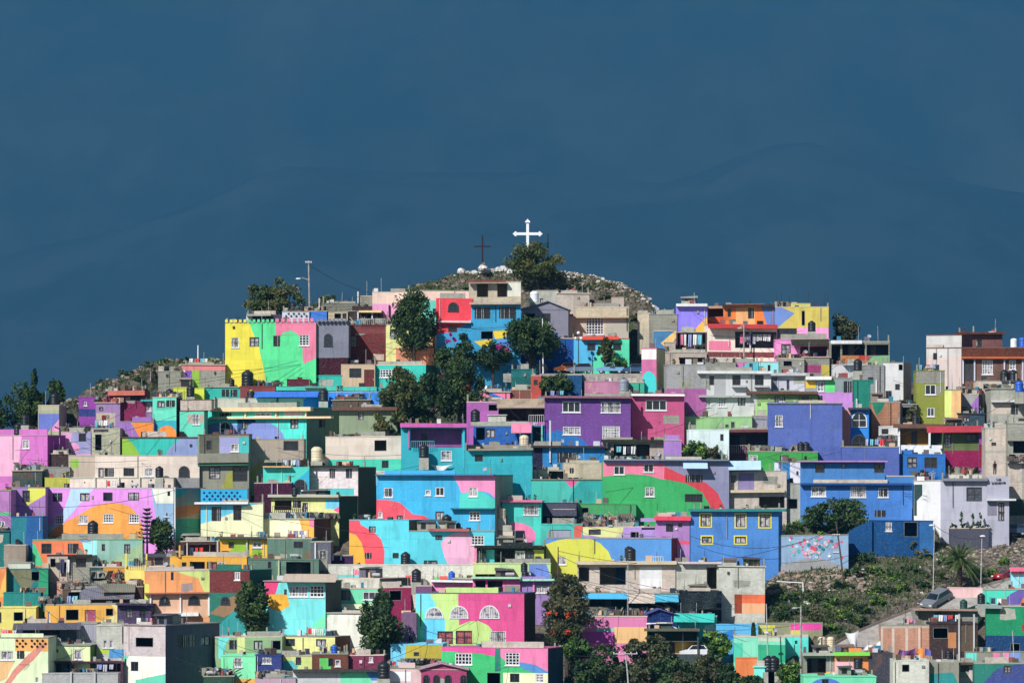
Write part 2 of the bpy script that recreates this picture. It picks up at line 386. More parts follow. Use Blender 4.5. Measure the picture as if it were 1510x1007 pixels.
def h(ph, x0, xc, x2, yt, yb, col, items='', side=None, roof=None, D=6.5, dy=0.0, bare=False, ov=None, group=None, cat=None):  # some side colours are darkened to paint in the flank's shade
    Y0 = YY(yb) + dy + (R(-.12, .12) if dy else R(-.7, .7)); D = D + R(-.4, .4)
    if x2 and x2 > xc:
        ws = (x2 - xc) / 12.0; th = math.asin(min(.5, ws / D)); D = ws / math.sin(th)
    elif x2 and x2 < x0:
        ws = (x0 - x2) / 12.0; th = -math.asin(min(.5, ws / D)); D = ws / math.sin(-th)
    else: th = math.radians(R(-2.5, 4.5))
    zt, zb = ZZ(yt, Y0), ZZ(yb, Y0)
    cat = cat or category(ph); root = empty({'wall': 'boundary_wall'}.get(cat, cat), (XX((x0 + xc) / 2, Y0), Y0 + D / 2, zb)); tag(root, ph, cat, group)
    HOUSES[ph] = root
    if not (x2 and x2 != xc): SHEAR[tuple(WPOS[root.name])] = R(-.014, .014) * min(1, 90 / (xc - x0))
    if cat == 'wall': D = min(D, 2.2)
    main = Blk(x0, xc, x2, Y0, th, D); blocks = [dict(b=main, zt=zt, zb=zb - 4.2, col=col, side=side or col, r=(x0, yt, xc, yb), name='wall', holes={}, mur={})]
    if not cat == 'wall': PADS.append((main.plan(.5), zb))
    its = parse(items)
    for k, c, p in its:
        if k == 'B':
            cs = c.split('/'); Yb = Y0 + R(.25, .45)
            bk = Blk(p[0], p[2], 0, Yb, th, min(D - .8, 4.5) if len(p) < 5 else D - .8)
            blocks.append(dict(b=bk, zt=ZZ(p[1], Y0), zb=ZZ(p[3], Y0) - .02, col=cs[0], side=cs[-1], r=p, name='upper_storey', holes={}, mur={}))
    def find(cx, cy):
        for bl in reversed(blocks):
            r = bl['r']
            if r[0] - 1 <= cx <= r[2] + 1 and r[1] - 2 <= cy <= r[3] + 2: return bl, 'front'
        if cx > xc: 
            for bl in reversed(blocks[1:]):
                if bl['r'][1] <= cy <= bl['r'][3] and len(bl['r']) > 4: return bl, 'right'
        return (blocks[0], 'right' if cx > xc else 'left' if cx < x0 else 'front')
    def uv(bl, f, px):
        return {'front': bl['b'].uf, 'right': bl['b'].ur, 'left': bl['b'].ul}[f](px)
    if cat == 'house' and 'mural' not in ph and random.random() < .55 and xc - x0 > 26 and yb - yt > 16:
        for q in range(random.choice((1, 1, 2))):
            pw, p_h = R(8, 26), R(5, 16); px_, py_ = R(x0, xc - pw), R(yt + 3, yb - p_h * .6); its.insert(0, ('M', random.choice(('kbba', 'kaa9', 'k998', 'cba', 'a99')) if random.random() < .5 else tint(col), [(px_ + R(-2, 2), py_ + R(-1, 1)), (px_ + pw * .5, py_ + R(-1.5, 1.5)), (px_ + pw + R(-2, 2), py_ + R(-1, 1)), (px_ + pw + R(-2, 2), py_ + p_h + R(-2, 2)), (px_ + pw * .4, py_ + p_h + R(-2, 2)), (px_ + R(-2, 2), py_ + p_h)]))
    todo = []; tanks = []
    zz = lambda py: ZZ(py, Y0)
    for k, c, p in its:
        if k == 'B': continue
        if k in 'MER':
            if k == 'E': j_ = R(0, 6); pts = [(p[0] + p[2] * (1 + .022 * math.sin(3.1 * i / 5.7 + j_)) * math.cos(2 * math.pi * i / 36), p[1] + p[3] * (1 + .03 * math.sin(i / 2.86 + j_)) * math.sin(2 * math.pi * i / 36)) for i in range(36)]; cx, cy = p[0], p[1]
            elif k == 'R': pts = [(p[0], p[1]), (p[2], p[1]), (p[2], p[3]), (p[0], p[3])]; cx, cy = (p[0] + p[2]) / 2, (p[1] + p[3]) / 2
            else: pts = smooth_edge(p); cx, cy = sum(q[0] for q in p) / len(p), sum(q[1] for q in p) / len(p)
            bl, f = find(cx, cy); bl['mur'].setdefault(f, []).append((mat(c), [(uv(bl, f, a), zz(b)) for a, b in pts]))
        elif k in 'wkcgoyqPd':
            bl, f = find((p[0] + p[2]) / 2, (p[1] + p[3]) / 2); L = bl['b'].w if f == 'front' else bl['b'].D
            a, b = sorted((uv(bl, f, p[0]), uv(bl, f, p[2]))); a, b = max(a, .06), min(b, L - .06)
            z0, z1 = max(zz(p[3]), bl['zb'] + .02), min(zz(p[1]), bl['zt'] - .2)
            if b - a < .15 or z1 - z0 < .15: continue
            bl['holes'].setdefault(f, []).append((a, b, z0, z1)); todo.append((k, c, bl, f, a, b, z0, z1))
        elif k in 'aA':
            bl, f = find((p[0] + p[2]) / 2, (p[1] + p[3]) / 2); a, b = sorted((uv(bl, f, p[0]), uv(bl, f, p[2])))
            todo.append((k, c, bl, f, a, b, zz(p[3]), zz(p[1])))
        else: todo.append((k, c, None, None, p, None, None, None))
    for bl in blocks:
        b = bl['b']; mb = MB(); m1, m2 = mat(bl['col']), mat(bl['side']); z0, z1 = bl['zb'], bl['zt'] - .12
        panel(mb, b.front, b.w, z0, z1, m1, bl['holes'].get('front', ()), bl['mur'].get('front', ()))
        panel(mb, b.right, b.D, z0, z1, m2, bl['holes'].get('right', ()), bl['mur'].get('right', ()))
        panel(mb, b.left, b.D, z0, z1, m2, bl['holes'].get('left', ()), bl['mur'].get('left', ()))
        panel(mb, b.back, b.w, z0, z1, m2)
        mb.build(bl['name'], root)
        if bare: continue
        rb = MB(); o_ = ov if ov is not None else random.choice((.02, .03, .04, .05, .06, .16)); rc = roof or random.choice((bl['col'], bl['col'], bl['col'], 'aa9', '998', 'bba', 'cba', 'dcb'))
        if cat == 'wall': o_ = .04
        rb.prism(b.plan(o_), z1, bl['zt'] + (.0 if bl is blocks[0] else .003), mat(rc)); rb.build('roof' if cat != 'wall' else 'coping', root)
    for k, c, bl, f, a, b, z0, z1 in todo:
        if bl is not None:
            fr = getattr(bl['b'], f)
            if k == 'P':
                mb = MB(); m = mat(c or '444')  # the darker porch colours put the shade of the recess into the paint
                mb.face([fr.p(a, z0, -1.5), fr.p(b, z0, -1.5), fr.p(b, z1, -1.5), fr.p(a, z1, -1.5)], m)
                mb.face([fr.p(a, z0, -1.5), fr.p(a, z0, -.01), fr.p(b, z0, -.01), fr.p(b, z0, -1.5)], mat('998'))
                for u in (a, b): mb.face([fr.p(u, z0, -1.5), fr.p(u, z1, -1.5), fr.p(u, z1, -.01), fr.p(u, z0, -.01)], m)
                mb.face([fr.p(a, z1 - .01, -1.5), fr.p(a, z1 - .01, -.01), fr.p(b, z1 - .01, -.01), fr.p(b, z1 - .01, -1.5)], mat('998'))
                o = mb.build('porch', root)
                if b - a > 1.6:
                    db = MB(); q = a + (b - a) * R(.15, .6); db.box(fr, q, q + .8, z0, min(z1 - .1, z0 + 1.9), -1.5, -1.45, M_DFRAME); db.build('door', o)
            else: opening(k, c, fr, a, b, z0, z1, root)
            continue
        p = a; fr = main.front; U = main.uf
        if k == 's' or k == 'b':
            mb = MB(); q = .75 if k == 's' else 1.0; mb.box(fr, U(p[0]), U(p[2]), zz(p[3]), zz(p[1]), .004, q, mat(c or '998'))
            if k == 'b': mb.box(fr, U(p[0]) + .1, U(p[2]) - .1, zz(p[1]) + .01, zz(p[1]) + .02, .1, q - .1, mat('998'))
            mb.build('slab' if k == 's' else 'balcony', root)
        elif k == 'S':
            mb = MB(); u0, u1 = U(p[0]), U(p[2]); za, zb2 = zz(p[1]), zz(p[3]); q = 1.5; m = mat(c or 't99a'); e = .06
            T = [fr.p(u0, za, .01), fr.p(u1, za, .01), fr.p(u1, zb2, q), fr.p(u0, zb2, q)]; Bt = [(x, y, z - e) for x, y, z in T]
            mb.face(T[::-1], m); mb.face(Bt, m)
            for i in range(4): j = (i + 1) % 4; mb.face([T[i], T[j], Bt[j], Bt[i]], m)
            mb.build('awning', root)
        elif k == 'p':
            mb = MB(); u = U(p[0]); mb.box(fr, u - .1, u + .1, zz(p[2]), zz(p[1]), .05, .25, mat(c or 'ddd')); mb.build('post', root)
        elif k == 'r':
            mb = MB(); u0, u1 = U(p[0]), U(p[2]); m = mat(c or 'ddd'); n = max(2, int((u1 - u0) / .28))
            for i in range(n + 1): u = u0 + (u1 - u0) * i / n; mb.box(fr, u - .025, u + .025, zz(p[3]), zz(p[1]) - .05, .5, .55, m)
            mb.box(fr, u0, u1, zz(p[1]) - .05, zz(p[1]), .49, .56, m); mb.build('railing', root)
        elif k == 'L':
            mb = MB(); u0, u1 = U(p[0]), U(p[2]); z0, z1 = zz(p[3]), zz(p[1]); n = max(3, round((u1 - u0) / .36)); m = mat(c or '123'); r_ = max(2, round((z1 - z0) / .36))
            for i in range(n):
                for j in range(r_):
                    if (i + j) % 2: continue
                    cu, cz = u0 + (i + .5) * (u1 - u0) / n, z0 + (j + .5) * (z1 - z0) / r_; q = .2
                    mb.face([fr.p(cu, cz - q, .05), fr.p(cu + q, cz, .05), fr.p(cu, cz + q, .05), fr.p(cu - q, cz, .05)], m)
            mb.build('lattice', root)
        elif k == 'G':
            mb = MB(); m = mat(c); xp, yp = p; e = .12
            u = U(xp); zp = zz(yp); D_ = main.D; f2 = main.front; wm = mat(col)
            mb.face([f2.p(0, zt - .01), f2.p(main.w, zt - .01), f2.p(u, zp)], wm)
            A1, B1, T1 = f2.p(-.3, zt, .35), f2.p(main.w + .3, zt, .35), f2.p(u, zp + .1, .35)
            A2, B2, T2 = f2.p(-.3, zt, -D_), f2.p(main.w + .3, zt, -D_), f2.p(u, zp + .1, -D_)
            dn = lambda q: (q[0], q[1], q[2] - e)
            for a_, b_, c_, d_ in ((A1, T1, T2, A2), (T1, B1, B2, T2)):
                mb.face([a_, b_, c_, d_], m); mb.face([dn(d_), dn(c_), dn(b_), dn(a_)], m); mb.face([dn(a_), dn(b_), b_, a_], m)
            mb.build('gable_roof', root)
        elif k == 'C':
            n = int(p[3]); u0, u1 = U(p[0]), U(p[1]); st = (u1 - u0) / n
            for i in range(n): mb = MB(); mb.box(fr, u0 + i * st, u0 + (i + .58) * st, zt - .01, zt + p[2] / 12, -.3, .02, mat(c)); mb.build('merlon', root)
        elif k == 't': tanks.append((c, p))
        elif k == 'j': JUNK.append((ph, main, zt, p))
        elif k == 'l': LAUN.append((ph, main, zz, p))
    n = len(tanks)
    for i, (c, p) in enumerate(sorted(tanks, key=lambda q: q[1][0])):
        where = '' if n == 1 else ('left ' if i == 0 else 'right ' if i == n - 1 else 'middle ')
        TANKS.append((c, p, ph, where, main, zt))
    if not bare and cat == 'house' and not tanks and xc - x0 > 34 and yt > 470 and random.random() < .15:
        q = R(x0 + 8, xc - 8); hh = R(11, 15); TANKS.append((random.choice(('', '', '', 'c', 'b')), (q, yt - hh, yt), ph, '', main, zt))
    if not bare and cat == 'house' and xc - x0 > 40 and yt > 470 and not any(k_ == 'l' for k_, c_, p_ in its) and random.random() < .2:
        q = R(x0 + 3, xc - 36); LAUN.append((ph, main, zz, (q, yt - R(9, 13), q + R(20, 34), yt - 1.5, -R(.5, 2.5))))
    if not bare and 'G' not in [q[0] for q in its]: dress(main, zt, zz, root, cat, col, blocks[0]['holes'].get('front', []))
    return root
def fr_(b): return b.front
JUNK = []; LAUN = []; TANKS = []
def PLANT(mb, c):
    for i in range(26):
        p = Vector((c[0] + R(-.2, .2), c[1] + R(-.2, .2), c[2] + .3 + R(0, .5))); u = Vector((R(-1, 1), R(-1, 1), R(-.5, 1))).normalized() * .14; w = Vector((R(-1, 1), R(-1, 1), R(-1, 1))).normalized() * .06
        mb.face([tuple(p - u), tuple(p + w), tuple(p + u), tuple(p - w)], PLEAF, [(0, 0)] * 4)
PLEAF = plain('pot_plant_leaf', (.03, .07, .02), .7, .2)
def dress(b, zt, zz, root, cat, col, holes):
    """the odds and ends on roofs and fronts, each a part of its house"""
    fr = b.front; w, D = b.w, b.D; rr = random.random
    if cat == 'wall' or 'concrete roof shed' in root['label']: return
    big = w > 3.0
    if w > 3.6 and rr() < .24 and not any(k in root['label'] for k in ('castle', 'cluttered', 'purple', 'cream', 'maroon', 'hilltop', 'sky-blue', 'red, orange', 'white', 'grid')):
        for q in range(random.choice((1, 1, 2))):
            ww = R(1.3, min(3.2, w * .5)); u = R(.05, w - ww - .05); hh = R(.5, 1.25); d0 = -R(.8, 2.4); d1 = d0 - R(1.5, 2.4); m = mat(random.choice(('kbba', 'kaa9', 'k998', 'kcba', 't778', 't665', 't99a', '766', '345', 'ccb', 'a87', '554', col))); mb = MB()
            mb.box(fr, u, u + ww, zt - .05, zt + hh, d1, d0, m); o = mb.build('roof_room', root)
            mb = MB(); e = R(.05, .3); z = zt + hh; T_ = [fr.p(u - e, z + .02, d0 + e + .2), fr.p(u + ww + e, z + .02, d0 + e + .2), fr.p(u + ww + e, z + R(.05, .4), d1 - .1), fr.p(u - e, z + R(.05, .4), d1 - .1)]; tm = mat(random.choice(('t887', 't665', 'tbba', 't976', 't556'))); mb.face(T_, tm); mb.face([(x_, y_, z_ - .05) for x_, y_, z_ in T_[::-1]], tm)
            for i in range(4): a_, c_ = T_[i], T_[(i + 1) % 4]; mb.face([(a_[0], a_[1], a_[2] - .05), (c_[0], c_[1], c_[2] - .05), c_, a_], tm)
            mb.build('sheet_roof', o)
            if hh > .8:
                x0 = u + ww * R(.1, .5); x1 = min(u + ww - .1, x0 + R(.5, 1.2)); mb = MB(); mb.box(fr, x0, x1, zt + R(0, .3), zt + hh - .15, d0 + .003, d0 + .03, random.choice((M_TANK, M_DFRAME, M_GLASS))); mb.build('door', o)  # flat dark panel that paints the shaded recess of an opening
    if w > 3 and rr() < .3:
        for q in range(random.choice((1, 2, 3))):
            u, d = R(.2, w - .3), -R(.1, 1.2); c_ = fr.p(u, zt, d); mb = MB(); mb.lathe(c_, [(.12, -.01), (.18, .3), (.16, .31)], mat(random.choice(('a64', '654', '38a', 'ddd'))), 8); o = mb.build('flower_pot', root); mb = MB(); PLANT(mb, c_); mb.build('plant', o)
    if rr() < .5:
        a = R(0, w * .5); c = R(a + w * .2, w); hh = R(.25, .75); mb = MB(); mb.box(fr, a, c, zt - .02, zt + hh, -.2, -.03, mat(random.choice((col, 'kbba', 'kaa9', 'kdcb')))); mb.build('parapet', root)
    for q in range(random.choice((0, 1, 2, 3)) if big else random.choice((0, 0, 1))):
        mb = MB(); u, d, hh = random.choice((.05, w - .25, R(.2, w - .3))), -R(.1, D * .6), R(.35, 1.1); mb.box(fr, u, u + .2, zt - .02, zt + hh, d - .2, d, mat('998')); mb.build('column_stub', root)
        if rr() < .6: mb = MB(); mb.tube([fr.p(u + .1, zt + hh - .05, d - .1), fr.p(u + .13, zt + hh + R(.5, 1.0), d - .1)], .022, M_DARKM, 4); mb.build('rebar', root)
    for q in range(random.choice((2, 3, 4, 5, 6)) if big else random.choice((0, 1))):
        mb = MB(); u, d = R(.1, max(.2, w - 1.0)), -R(.3, max(.5, D * .7)); ww, hh = R(.25, .9), R(.2, .8); mb.box(fr, u, min(w, u + ww), zt - .02, zt + hh, d - R(.3, .7), d, mat(random.choice(('766', '433', 'k998', '345', '876', 'bba', '654', '222', 'a55', '38a', 'db9', 'ddd', 't778')))); mb.build('storage_box', root)
    if big and rr() < .10:
        u, d = R(.3, w - 1.5), -R(.4, D * .6); mb = MB(); mb.tube([fr.p(u, zt + .4, d), fr.p(u + .12, zt + .4, d), fr.p(u + 1.1, zt + .4, d), fr.p(u + 1.2, zt + .4, d)], [.12, .21, .21, .12], mat('bbb'), 10); mb.build('gas_tank', root)
        for e in (.3, .9): mb = MB(); mb.box(fr, u + e - .04, u + e + .04, zt - .01, zt + .2, d - .15, d + .15, M_DARKM); mb.build('foot', root)
    if big and rr() < .10:
        u, d = R(.3, w - .4), -R(.1, D * .4); mb = MB(); mb.tube([fr.p(u, zt - .02, d), fr.p(u, zt + .55, d)], .03, M_STEEL, 5); mb.build('dish_mast', root)
        c0 = Vector(fr.p(u, zt + .7, d + .15)); mb = MB(); ax = Vector((R(-.6, .6), -1, .7)).normalized(); a1 = ax.cross(Vector((0, 0, 1))).normalized(); a2 = ax.cross(a1); rings = [[tuple(c0 + ax * (q * q * .12) + (a1 * math.cos(6.283 * i / 12) + a2 * math.sin(6.283 * i / 12)) * q * .3) for i in range(12)] for q in (.02, .5, 1)]
        for p, q in zip(rings, rings[1:]):
            for i in range(12): j = (i + 1) % 12; mb.face([p[i], p[j], q[j], q[i]], mat('aab'))
        mb.build('satellite_dish', root)
    for q in range(random.choice((0, 0, 1, 1, 2))):
        u, d = R(.15, w - .15), -R(.2, D * .7); mb = MB(); hh = R(.9, 2.2); mb.tube([fr.p(u, zt - .02, d), fr.p(u + R(-.05, .05), zt + hh, d)], .03, M_STEEL, 5); mb.build('antenna', root)
    if big and rr() < .5:
        for t in range(12):
            u = R(.15, w - .15)
            if not any(h_[0] - .2 < u < h_[1] + .2 for h_ in holes): 
                mb = MB(); mb.tube([fr.p(u, zt - .2, .07), fr.p(u, zt - R(1.8, 5.0), .07)], .05, mat(random.choice((col, '998', 'ddd', '444'))), 6); mb.build('drain_pipe', root); break
    if big and rr() < .45:
        u = R(.3, w - .5); z = zt - R(.8, 2.2)
        if not any(h_[0] - .3 < u + .15 < h_[1] + .3 and h_[2] - .3 < z < h_[3] + .3 for h_ in holes): mb = MB(); mb.box(fr, u, u + R(.22, .4), z, z + R(.25, .45), .0, .14, mat(random.choice(('998', '444', 'ddd')))); mb.build('meter_box', root)


TCOL = {'': 'black', 'b': 'bright blue', 'c': 'cream', 'w': 'white', 'g': 'grey', 'n': 'dark green', 'y': 'black yellow-lidded'}
TM = {'': M_TANK, 'y': M_TANK, 'b': plain('blue_tank_plastic', (.02, .10, .48), .35, .45), 'c': plain('cream_tank_plastic', (.62, .52, .36), .5, .35, 0, .1), 'w': plain('white_tank_plastic', (.72, .73, .74), .45, .35, 0, .08), 'g': plain('grey_tank_plastic', (.22, .25, .30), .45, .4), 'n': plain('green_tank_plastic', (.018, .05, .045), .45, .4)}
def tank_at(c, x, ytop, ybase, Y, label, zfoot=None):
    c = c or ''
    z0 = ZZ(ybase, Y); H = (ybase - ytop) / F * (Y + CAMD); r = H * .36; ctr = (XX(x, Y), Y, z0); mb = MB(); m = TM[c]
    prof = [(r * .96, 0), (r, H * .04)]
    for q in (.2, .36, .52): prof += [(r, H * q), (r * .95, H * (q + .03)), (r * .95, H * (q + .05)), (r, H * (q + .08))]
    prof += [(r, H * .74), (r * .93, H * .8), (r * .62, H * .9), (r * .32, H * .94)]
    mb.lathe(ctr, prof, m, 16); o = mb.build('water_tank', None, True); tag(o, label, 'water tank', 'rooftop water tanks')
    lb = MB(); lb.lathe((ctr[0], ctr[1], z0 + H * .9), [(r * .36, 0), (r * .36, H * .07), (r * .2, H * .1)], TM['y'] if c != 'y' else mat('fe2'), 12); lb.build('lid', o)
    if zfoot is not None and z0 - zfoot > .04:
        sb = MB(); sb.box(Fr(ctr[0], Y, 1, 0, 0, -1), -r, r, zfoot, z0 - .003, -r, r, mat('kbba')); sb.build('stand', o)
    return o
def finish_tanks():
    for c, p, ph, where, b, zt in TANKS:
        x, ya, yb = p; Y = b.Y0 + 1.6; zr = ZZ(yb, Y)
        lab = f"{where}{TCOL[c or '']} water tank "
        words = ph.split()
        if zr >= zt - .5: zf = zt if zr > zt + .04 else None; lab += 'on the roof of the '
        else: Y = b.Y0 - 1.3 - b.D * 0; zf = ZZ(yb, Y) - 1.6; lab += 'in front of the '
        if zr >= zt - .5 and zr < zt: yb = yb - (zt - zr) * F / (Y + CAMD) ; ya = ya
        lab += ' '.join(words[:16 - len(lab.split())]); tank_at(c, x, ya, yb, Y, lab, zf)
def finish_junk():
    cols = ['766', '433', '554', '998', '345', '876', 'bba', '654', '222', 'a55', '38a', '899', 'db9']
    for i, (ph, b, zt, p) in enumerate(JUNK):
        x0, y0, x1, y1 = p[:4]; mb = MB(); f2 = b.front; n = int((x1 - x0) * 1.1) + 6
        zb = max(zt, ZZ(y1, b.Y0)); zt_ = max(ZZ(y0, b.Y0), zb + .5); front = ZZ(y1, b.Y0) < zt - 1.0
        if front: zb = ZZ(y1, b.Y0); zt_ = max(ZZ(y0, b.Y0), zb + .4)
        for q in range(n):
            u = b.uf(R(x0, x1)); d = R(.15, .9) if front else -R(.2, max(.5, b.D - 1)); top = zt_ - zb; m = mat(random.choice(cols)); c, s = math.cos(q * 2.1), math.sin(q * 2.1); g = f2.p(u, zb, d); fr = Fr(g[0], g[1], c, s, s, -c); k = random.random()
            if k < .5: w_, hh = R(.3, 1.1), min(top, R(.15, .75)); mb.box(fr, -w_ / 2, w_ / 2, zb - .01, zb + hh, -w_ * .3, w_ * .3, m)
            elif k < .68: hh = min(top, R(.35, .9)); mb.lathe((g[0], g[1], zb - .01), [(hh * .28, 0), (hh * .34, hh), (hh * .3, hh + .01)], m, 9)
            elif k < .86:
                A_ = Vector((g[0], g[1], zb)); B_ = A_ + Vector((R(-1.6, 1.6), R(-.4, .4), min(top, R(.3, 1.3)))); mb.tube([A_, B_], R(.03, .07), m, 4)
            else:
                w_, hh = R(.6, 1.6), min(top, R(.5, 1.1)); P0 = [fr.p(-w_ / 2, zb, 0), fr.p(w_ / 2, zb, 0), fr.p(w_ / 2, zb + hh, -hh * .5), fr.p(-w_ / 2, zb + hh, -hh * .5)]; mb.face(P0, mat('t998')); mb.face([(x_, y_ + .03, z_) for x_, y_, z_ in P0[::-1]], mat('t998'))
        o = mb.build('clutter', None); tag(o, 'jumble of boards, buckets and scrap on the ' + ' '.join(ph.split()[:8]), 'rubbish', 'roof clutter', 'stuff')
def finish_laundry():
    cc = ['fff', 'f8a', '9ad', 'ddd', '446', 'e44', 'eee', 'ccd', 'a9b', '7cd']
    for ph, b, zz, p in LAUN:
        x0, y0, x1, y1 = p[:4]; f2 = b.front; u0, u1 = b.uf(x0), b.uf(x1); z1, z0 = zz(y0), zz(y1); d = p[4] if len(p) > 4 else .35
        root = empty('washing_line', f2.p((u0 + u1) / 2, z0, d)); tag(root, 'washing hung out to dry on the ' + ' '.join(ph.split()[:9]), 'washing line', 'washing lines')
        mb = MB(); n = 8; mb.tube([f2.p(u0 + (u1 - u0) * i / n, z1 - .12 * math.sin(math.pi * i / n), d) for i in range(n + 1)], .012, M_DARKM, 4)
        for u in (u0, u1): mb.box(f2, u - .03, u + .03, z0 - .5, z1 + .05, d - .03, d + .03, M_DARKM)
        mb.build('line', root); u = u0 + .1
        while u < u1 - .3:
            w_ = R(.3, .7); dz = (z1 - z0) * R(.55, .98); m = mat(random.choice(cc)); cb = MB(); cols_ = 5
            for i in range(cols_):
                a, b2 = u + w_ * i / cols_, u + w_ * (i + 1) / cols_; e1, e2 = .05 * math.sin(i * 2.2), .05 * math.sin((i + 1) * 2.2); zc = z1 - .1
                cb.face([f2.p(a, zc - dz, d + e1 * 2), f2.p(b2, zc - dz, d + e2 * 2), f2.p(b2, zc, d + e2 * .2), f2.p(a, zc, d + e1 * .2)], m)
                cb.face([f2.p(a, zc - dz, d + e1 * 2 - .012), f2.p(a, zc, d + e1 * .2 - .012), f2.p(b2, zc, d + e2 * .2 - .012), f2.p(b2, zc - dz, d + e2 * 2 - .012)], m)
            cb.build('cloth', root); u += w_ + R(.05, .3)
_r = random.Random(4); FLOWERS = []
for _i in range(95):
    _x = _r.gauss(1197, 24); _y = _r.gauss(806, 8.5); _q = _r.uniform(1.1, 2.9)
    if 1152 < _x < 1246 and 791 < _y < 834: FLOWERS.append(f"E#{_r.choice(['d68', 'e8a', 'fbc', 'fff', 'e56', 'fcd', 'c57', 'fdd', '6cb', '5ba', '28a', 'e9b', 'f9a', 'cde', '8cc'])}:{_x:.1f},{_y:.1f},{_q:.1f},{_q * _r.uniform(.7, 1.2):.1f}")
# ================================================================ the town, house by house (pixel frame of the photograph, metres by depth)
# ---- left ridge
h('pale tank house with blue and pink mural at the far left',56,87,0,597,641,'bb9','R#78d:57,610,87,636 M#fad:72,636;87,618;87,636 t:80,579,597')
h('light pink house with mauve end at the far left',-25,70,92,641,702,'d7c','M#fbd:-25,641;32,641;27,702;-25,702 c:33,648,43,661 t:26,624,641 t:37,611,627',side='b3a')
h('pink and lilac house with one dark window',90,134,0,636,669,'ead','M#aad:106,636;134,636;134,669;112,669;104,655 E#fad:107,660,10,8 k:116,639,127,651 j:92,628,132,636')
h('roofless grey block ruin behind the blue tank',135,177,0,631,674,'kcca','k:138,632,160,637 o:140,640,150,664')
h('low cream wall with a lime green square',101,141,0,671,702,'cba','R#9c4:104,677,116,690')
h('dark tin shed behind the grey parapet',18,62,0,693,722,'t355','j:20,668,62,693')
h('dark plank shed below the magenta wall',63,101,0,668,700,'433','j:66,663,98,668')
h('small grey wall above the mustard strip',66,103,0,688,706,'k999')
h('purple shack with a blue lower wall',116,143,0,585,614,'94a','R#348:116,603,143,614 c:124,592,128,598')
h('lilac shack under a ragged scrap roof',141,177,0,593,628,'a8b','R#cba:142,609,170,628 R#733:150,612,157,622 j:141,584,177,593 k:146,600,152,606')
h('lime green shack with a white window',176,193,0,590,607,'9b3','w:178,596,184,603',dy=.4)
h('dark purple plank wall beneath the lime shack',175,196,0,607,621,'t546')
h('maroon house under a salmon flat roof',160,214,0,576,621,'825','s#d76:160,576,214,583 R#333:192,583,207,590 j:160,568,214,576')
h('teal-roofed shack with a yellow door',209,227,0,590,619,'97a','s#3aa:208,589,227,592 c:217,594,223,606 d#cb3:210,594,216,606')
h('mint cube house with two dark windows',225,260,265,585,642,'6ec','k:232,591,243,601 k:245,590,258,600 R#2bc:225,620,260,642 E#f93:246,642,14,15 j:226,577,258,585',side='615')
h('low house with purple and orange mural',176,227,0,621,645,'a7c','M#f93:193,623;226,623;226,645;206,645')
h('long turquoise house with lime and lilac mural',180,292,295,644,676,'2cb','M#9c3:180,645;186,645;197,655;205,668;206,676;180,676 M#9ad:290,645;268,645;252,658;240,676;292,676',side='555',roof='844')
h('mint house under a cream block wall',265,301,0,605,646,'6ec','B#kdcb:266,589,312,605 c:284,611,294,626',roof='754')
h('salmon-topped house with purple and lime panels',267,332,0,537,576,'k998','R#e88:267,537,332,546 R#fdd:267,546,273,576 R#85b:273,547,283,576 R#9c3:283,546,294,576')
h('grey block house below the scrubby ridge',233,267,0,547,577,'k998','j:234,540,266,547')
h('yellow-lime house with a black water tank',256,301,0,572,590,'de3','t:281,568,585 t:250,573,589')
# ---- castle and its neighbours
h('yellow, green and pink castle house with battlements',332,466,0,475,574,'5e9','M#fe3:332,470;366,470;372,488;382,512;389,545;394,574;332,574 M#f8a:405,470;466,466;466,528;447,537;446,510;443,500;438,492;428,487;416,491;410,499;407,497 c:341,497,352,512 k:368,497,382,511 k:403,495,413,511 g:441,494,456,510 B#889:466,473,514,528 B#412:467,527,513,574 a#k:479,494,489,511 C#889:467,514,5,8 C#fe3:332,366,5,5 C#5e9:366,406,5,6 C#f8a:406,466,6,7 t:365,545,570',ov=-.15,bare=False)
h('dark maroon house beside the castle tower',514,572,0,479,548,'733','k:517,495,526,512 R#844:515,479,572,492 j:516,464,570,479 r#ccc:530,470,568,479')
h('teal house with paired windows at the castle foot',300,354,0,570,590,'2ba','k:327,574,338,585 k:340,574,350,585 R#cc4:299,570,303,590')
h('brown shack at the castle foot with yellow-lidded tank',354,406,0,569,592,'844','ty:0,0,0 j:380,560,406,569'.replace('ty:0,0,0 ','')+' t#y:370,575,592')
h('long teal house with an overhanging slab roof',408,562,0,571,595,'2bb','s#3cb:408,570,556,576 d#933:455,577,470,590 k:430,578,440,588')
h('teal box room beside the castle tower',457,504,0,553,573,'2ba','k:465,557,470,562')
h('maroon box room leaning on the castle',423,457,0,559,573,'623')
h('peach plaster house with a maroon door',503,553,0,537,573,'db9','k:515,543,533,557 d#733:537,545,552,571 j:505,571,548,576')
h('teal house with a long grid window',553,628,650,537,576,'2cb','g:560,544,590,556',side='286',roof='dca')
h('cream parapet house with a black tank',315,456,0,587,608,'dcb','p#543:318,585,606 p#543:363,585,606 p#543:409,585,606')
h('shack roofed in bright blue tarpaulin',376,562,0,577,606,'38d','S#37d:376,577,470,585 S#28e:486,578,560,600 t:477,573,592 k:420,590,440,600')
h('brown tin shack below the blue tarpaulin',490,546,0,589,618,'t654','j:492,582,544,589')
h('turquoise house with cream-trimmed gallery',300,452,502,600,652,'4ed','s#fda:312,600,462,606 s#fda:312,614,492,617 p#fda:363,601,617 p#fda:408,601,617 p#fda:452,601,617 k:324,608,341,613 w:376,608,400,613 R#cbc:418,607,446,613 a:325,622,340,636 E#89d:330,652,42,30 R#258:350,618,377,652 k:357,620,365,632 E#89d:384,656,38,34 k:428,618,440,632 k:470,618,479,630',side='798')  # dark blue rectangle paints in the shaded stretch of the front
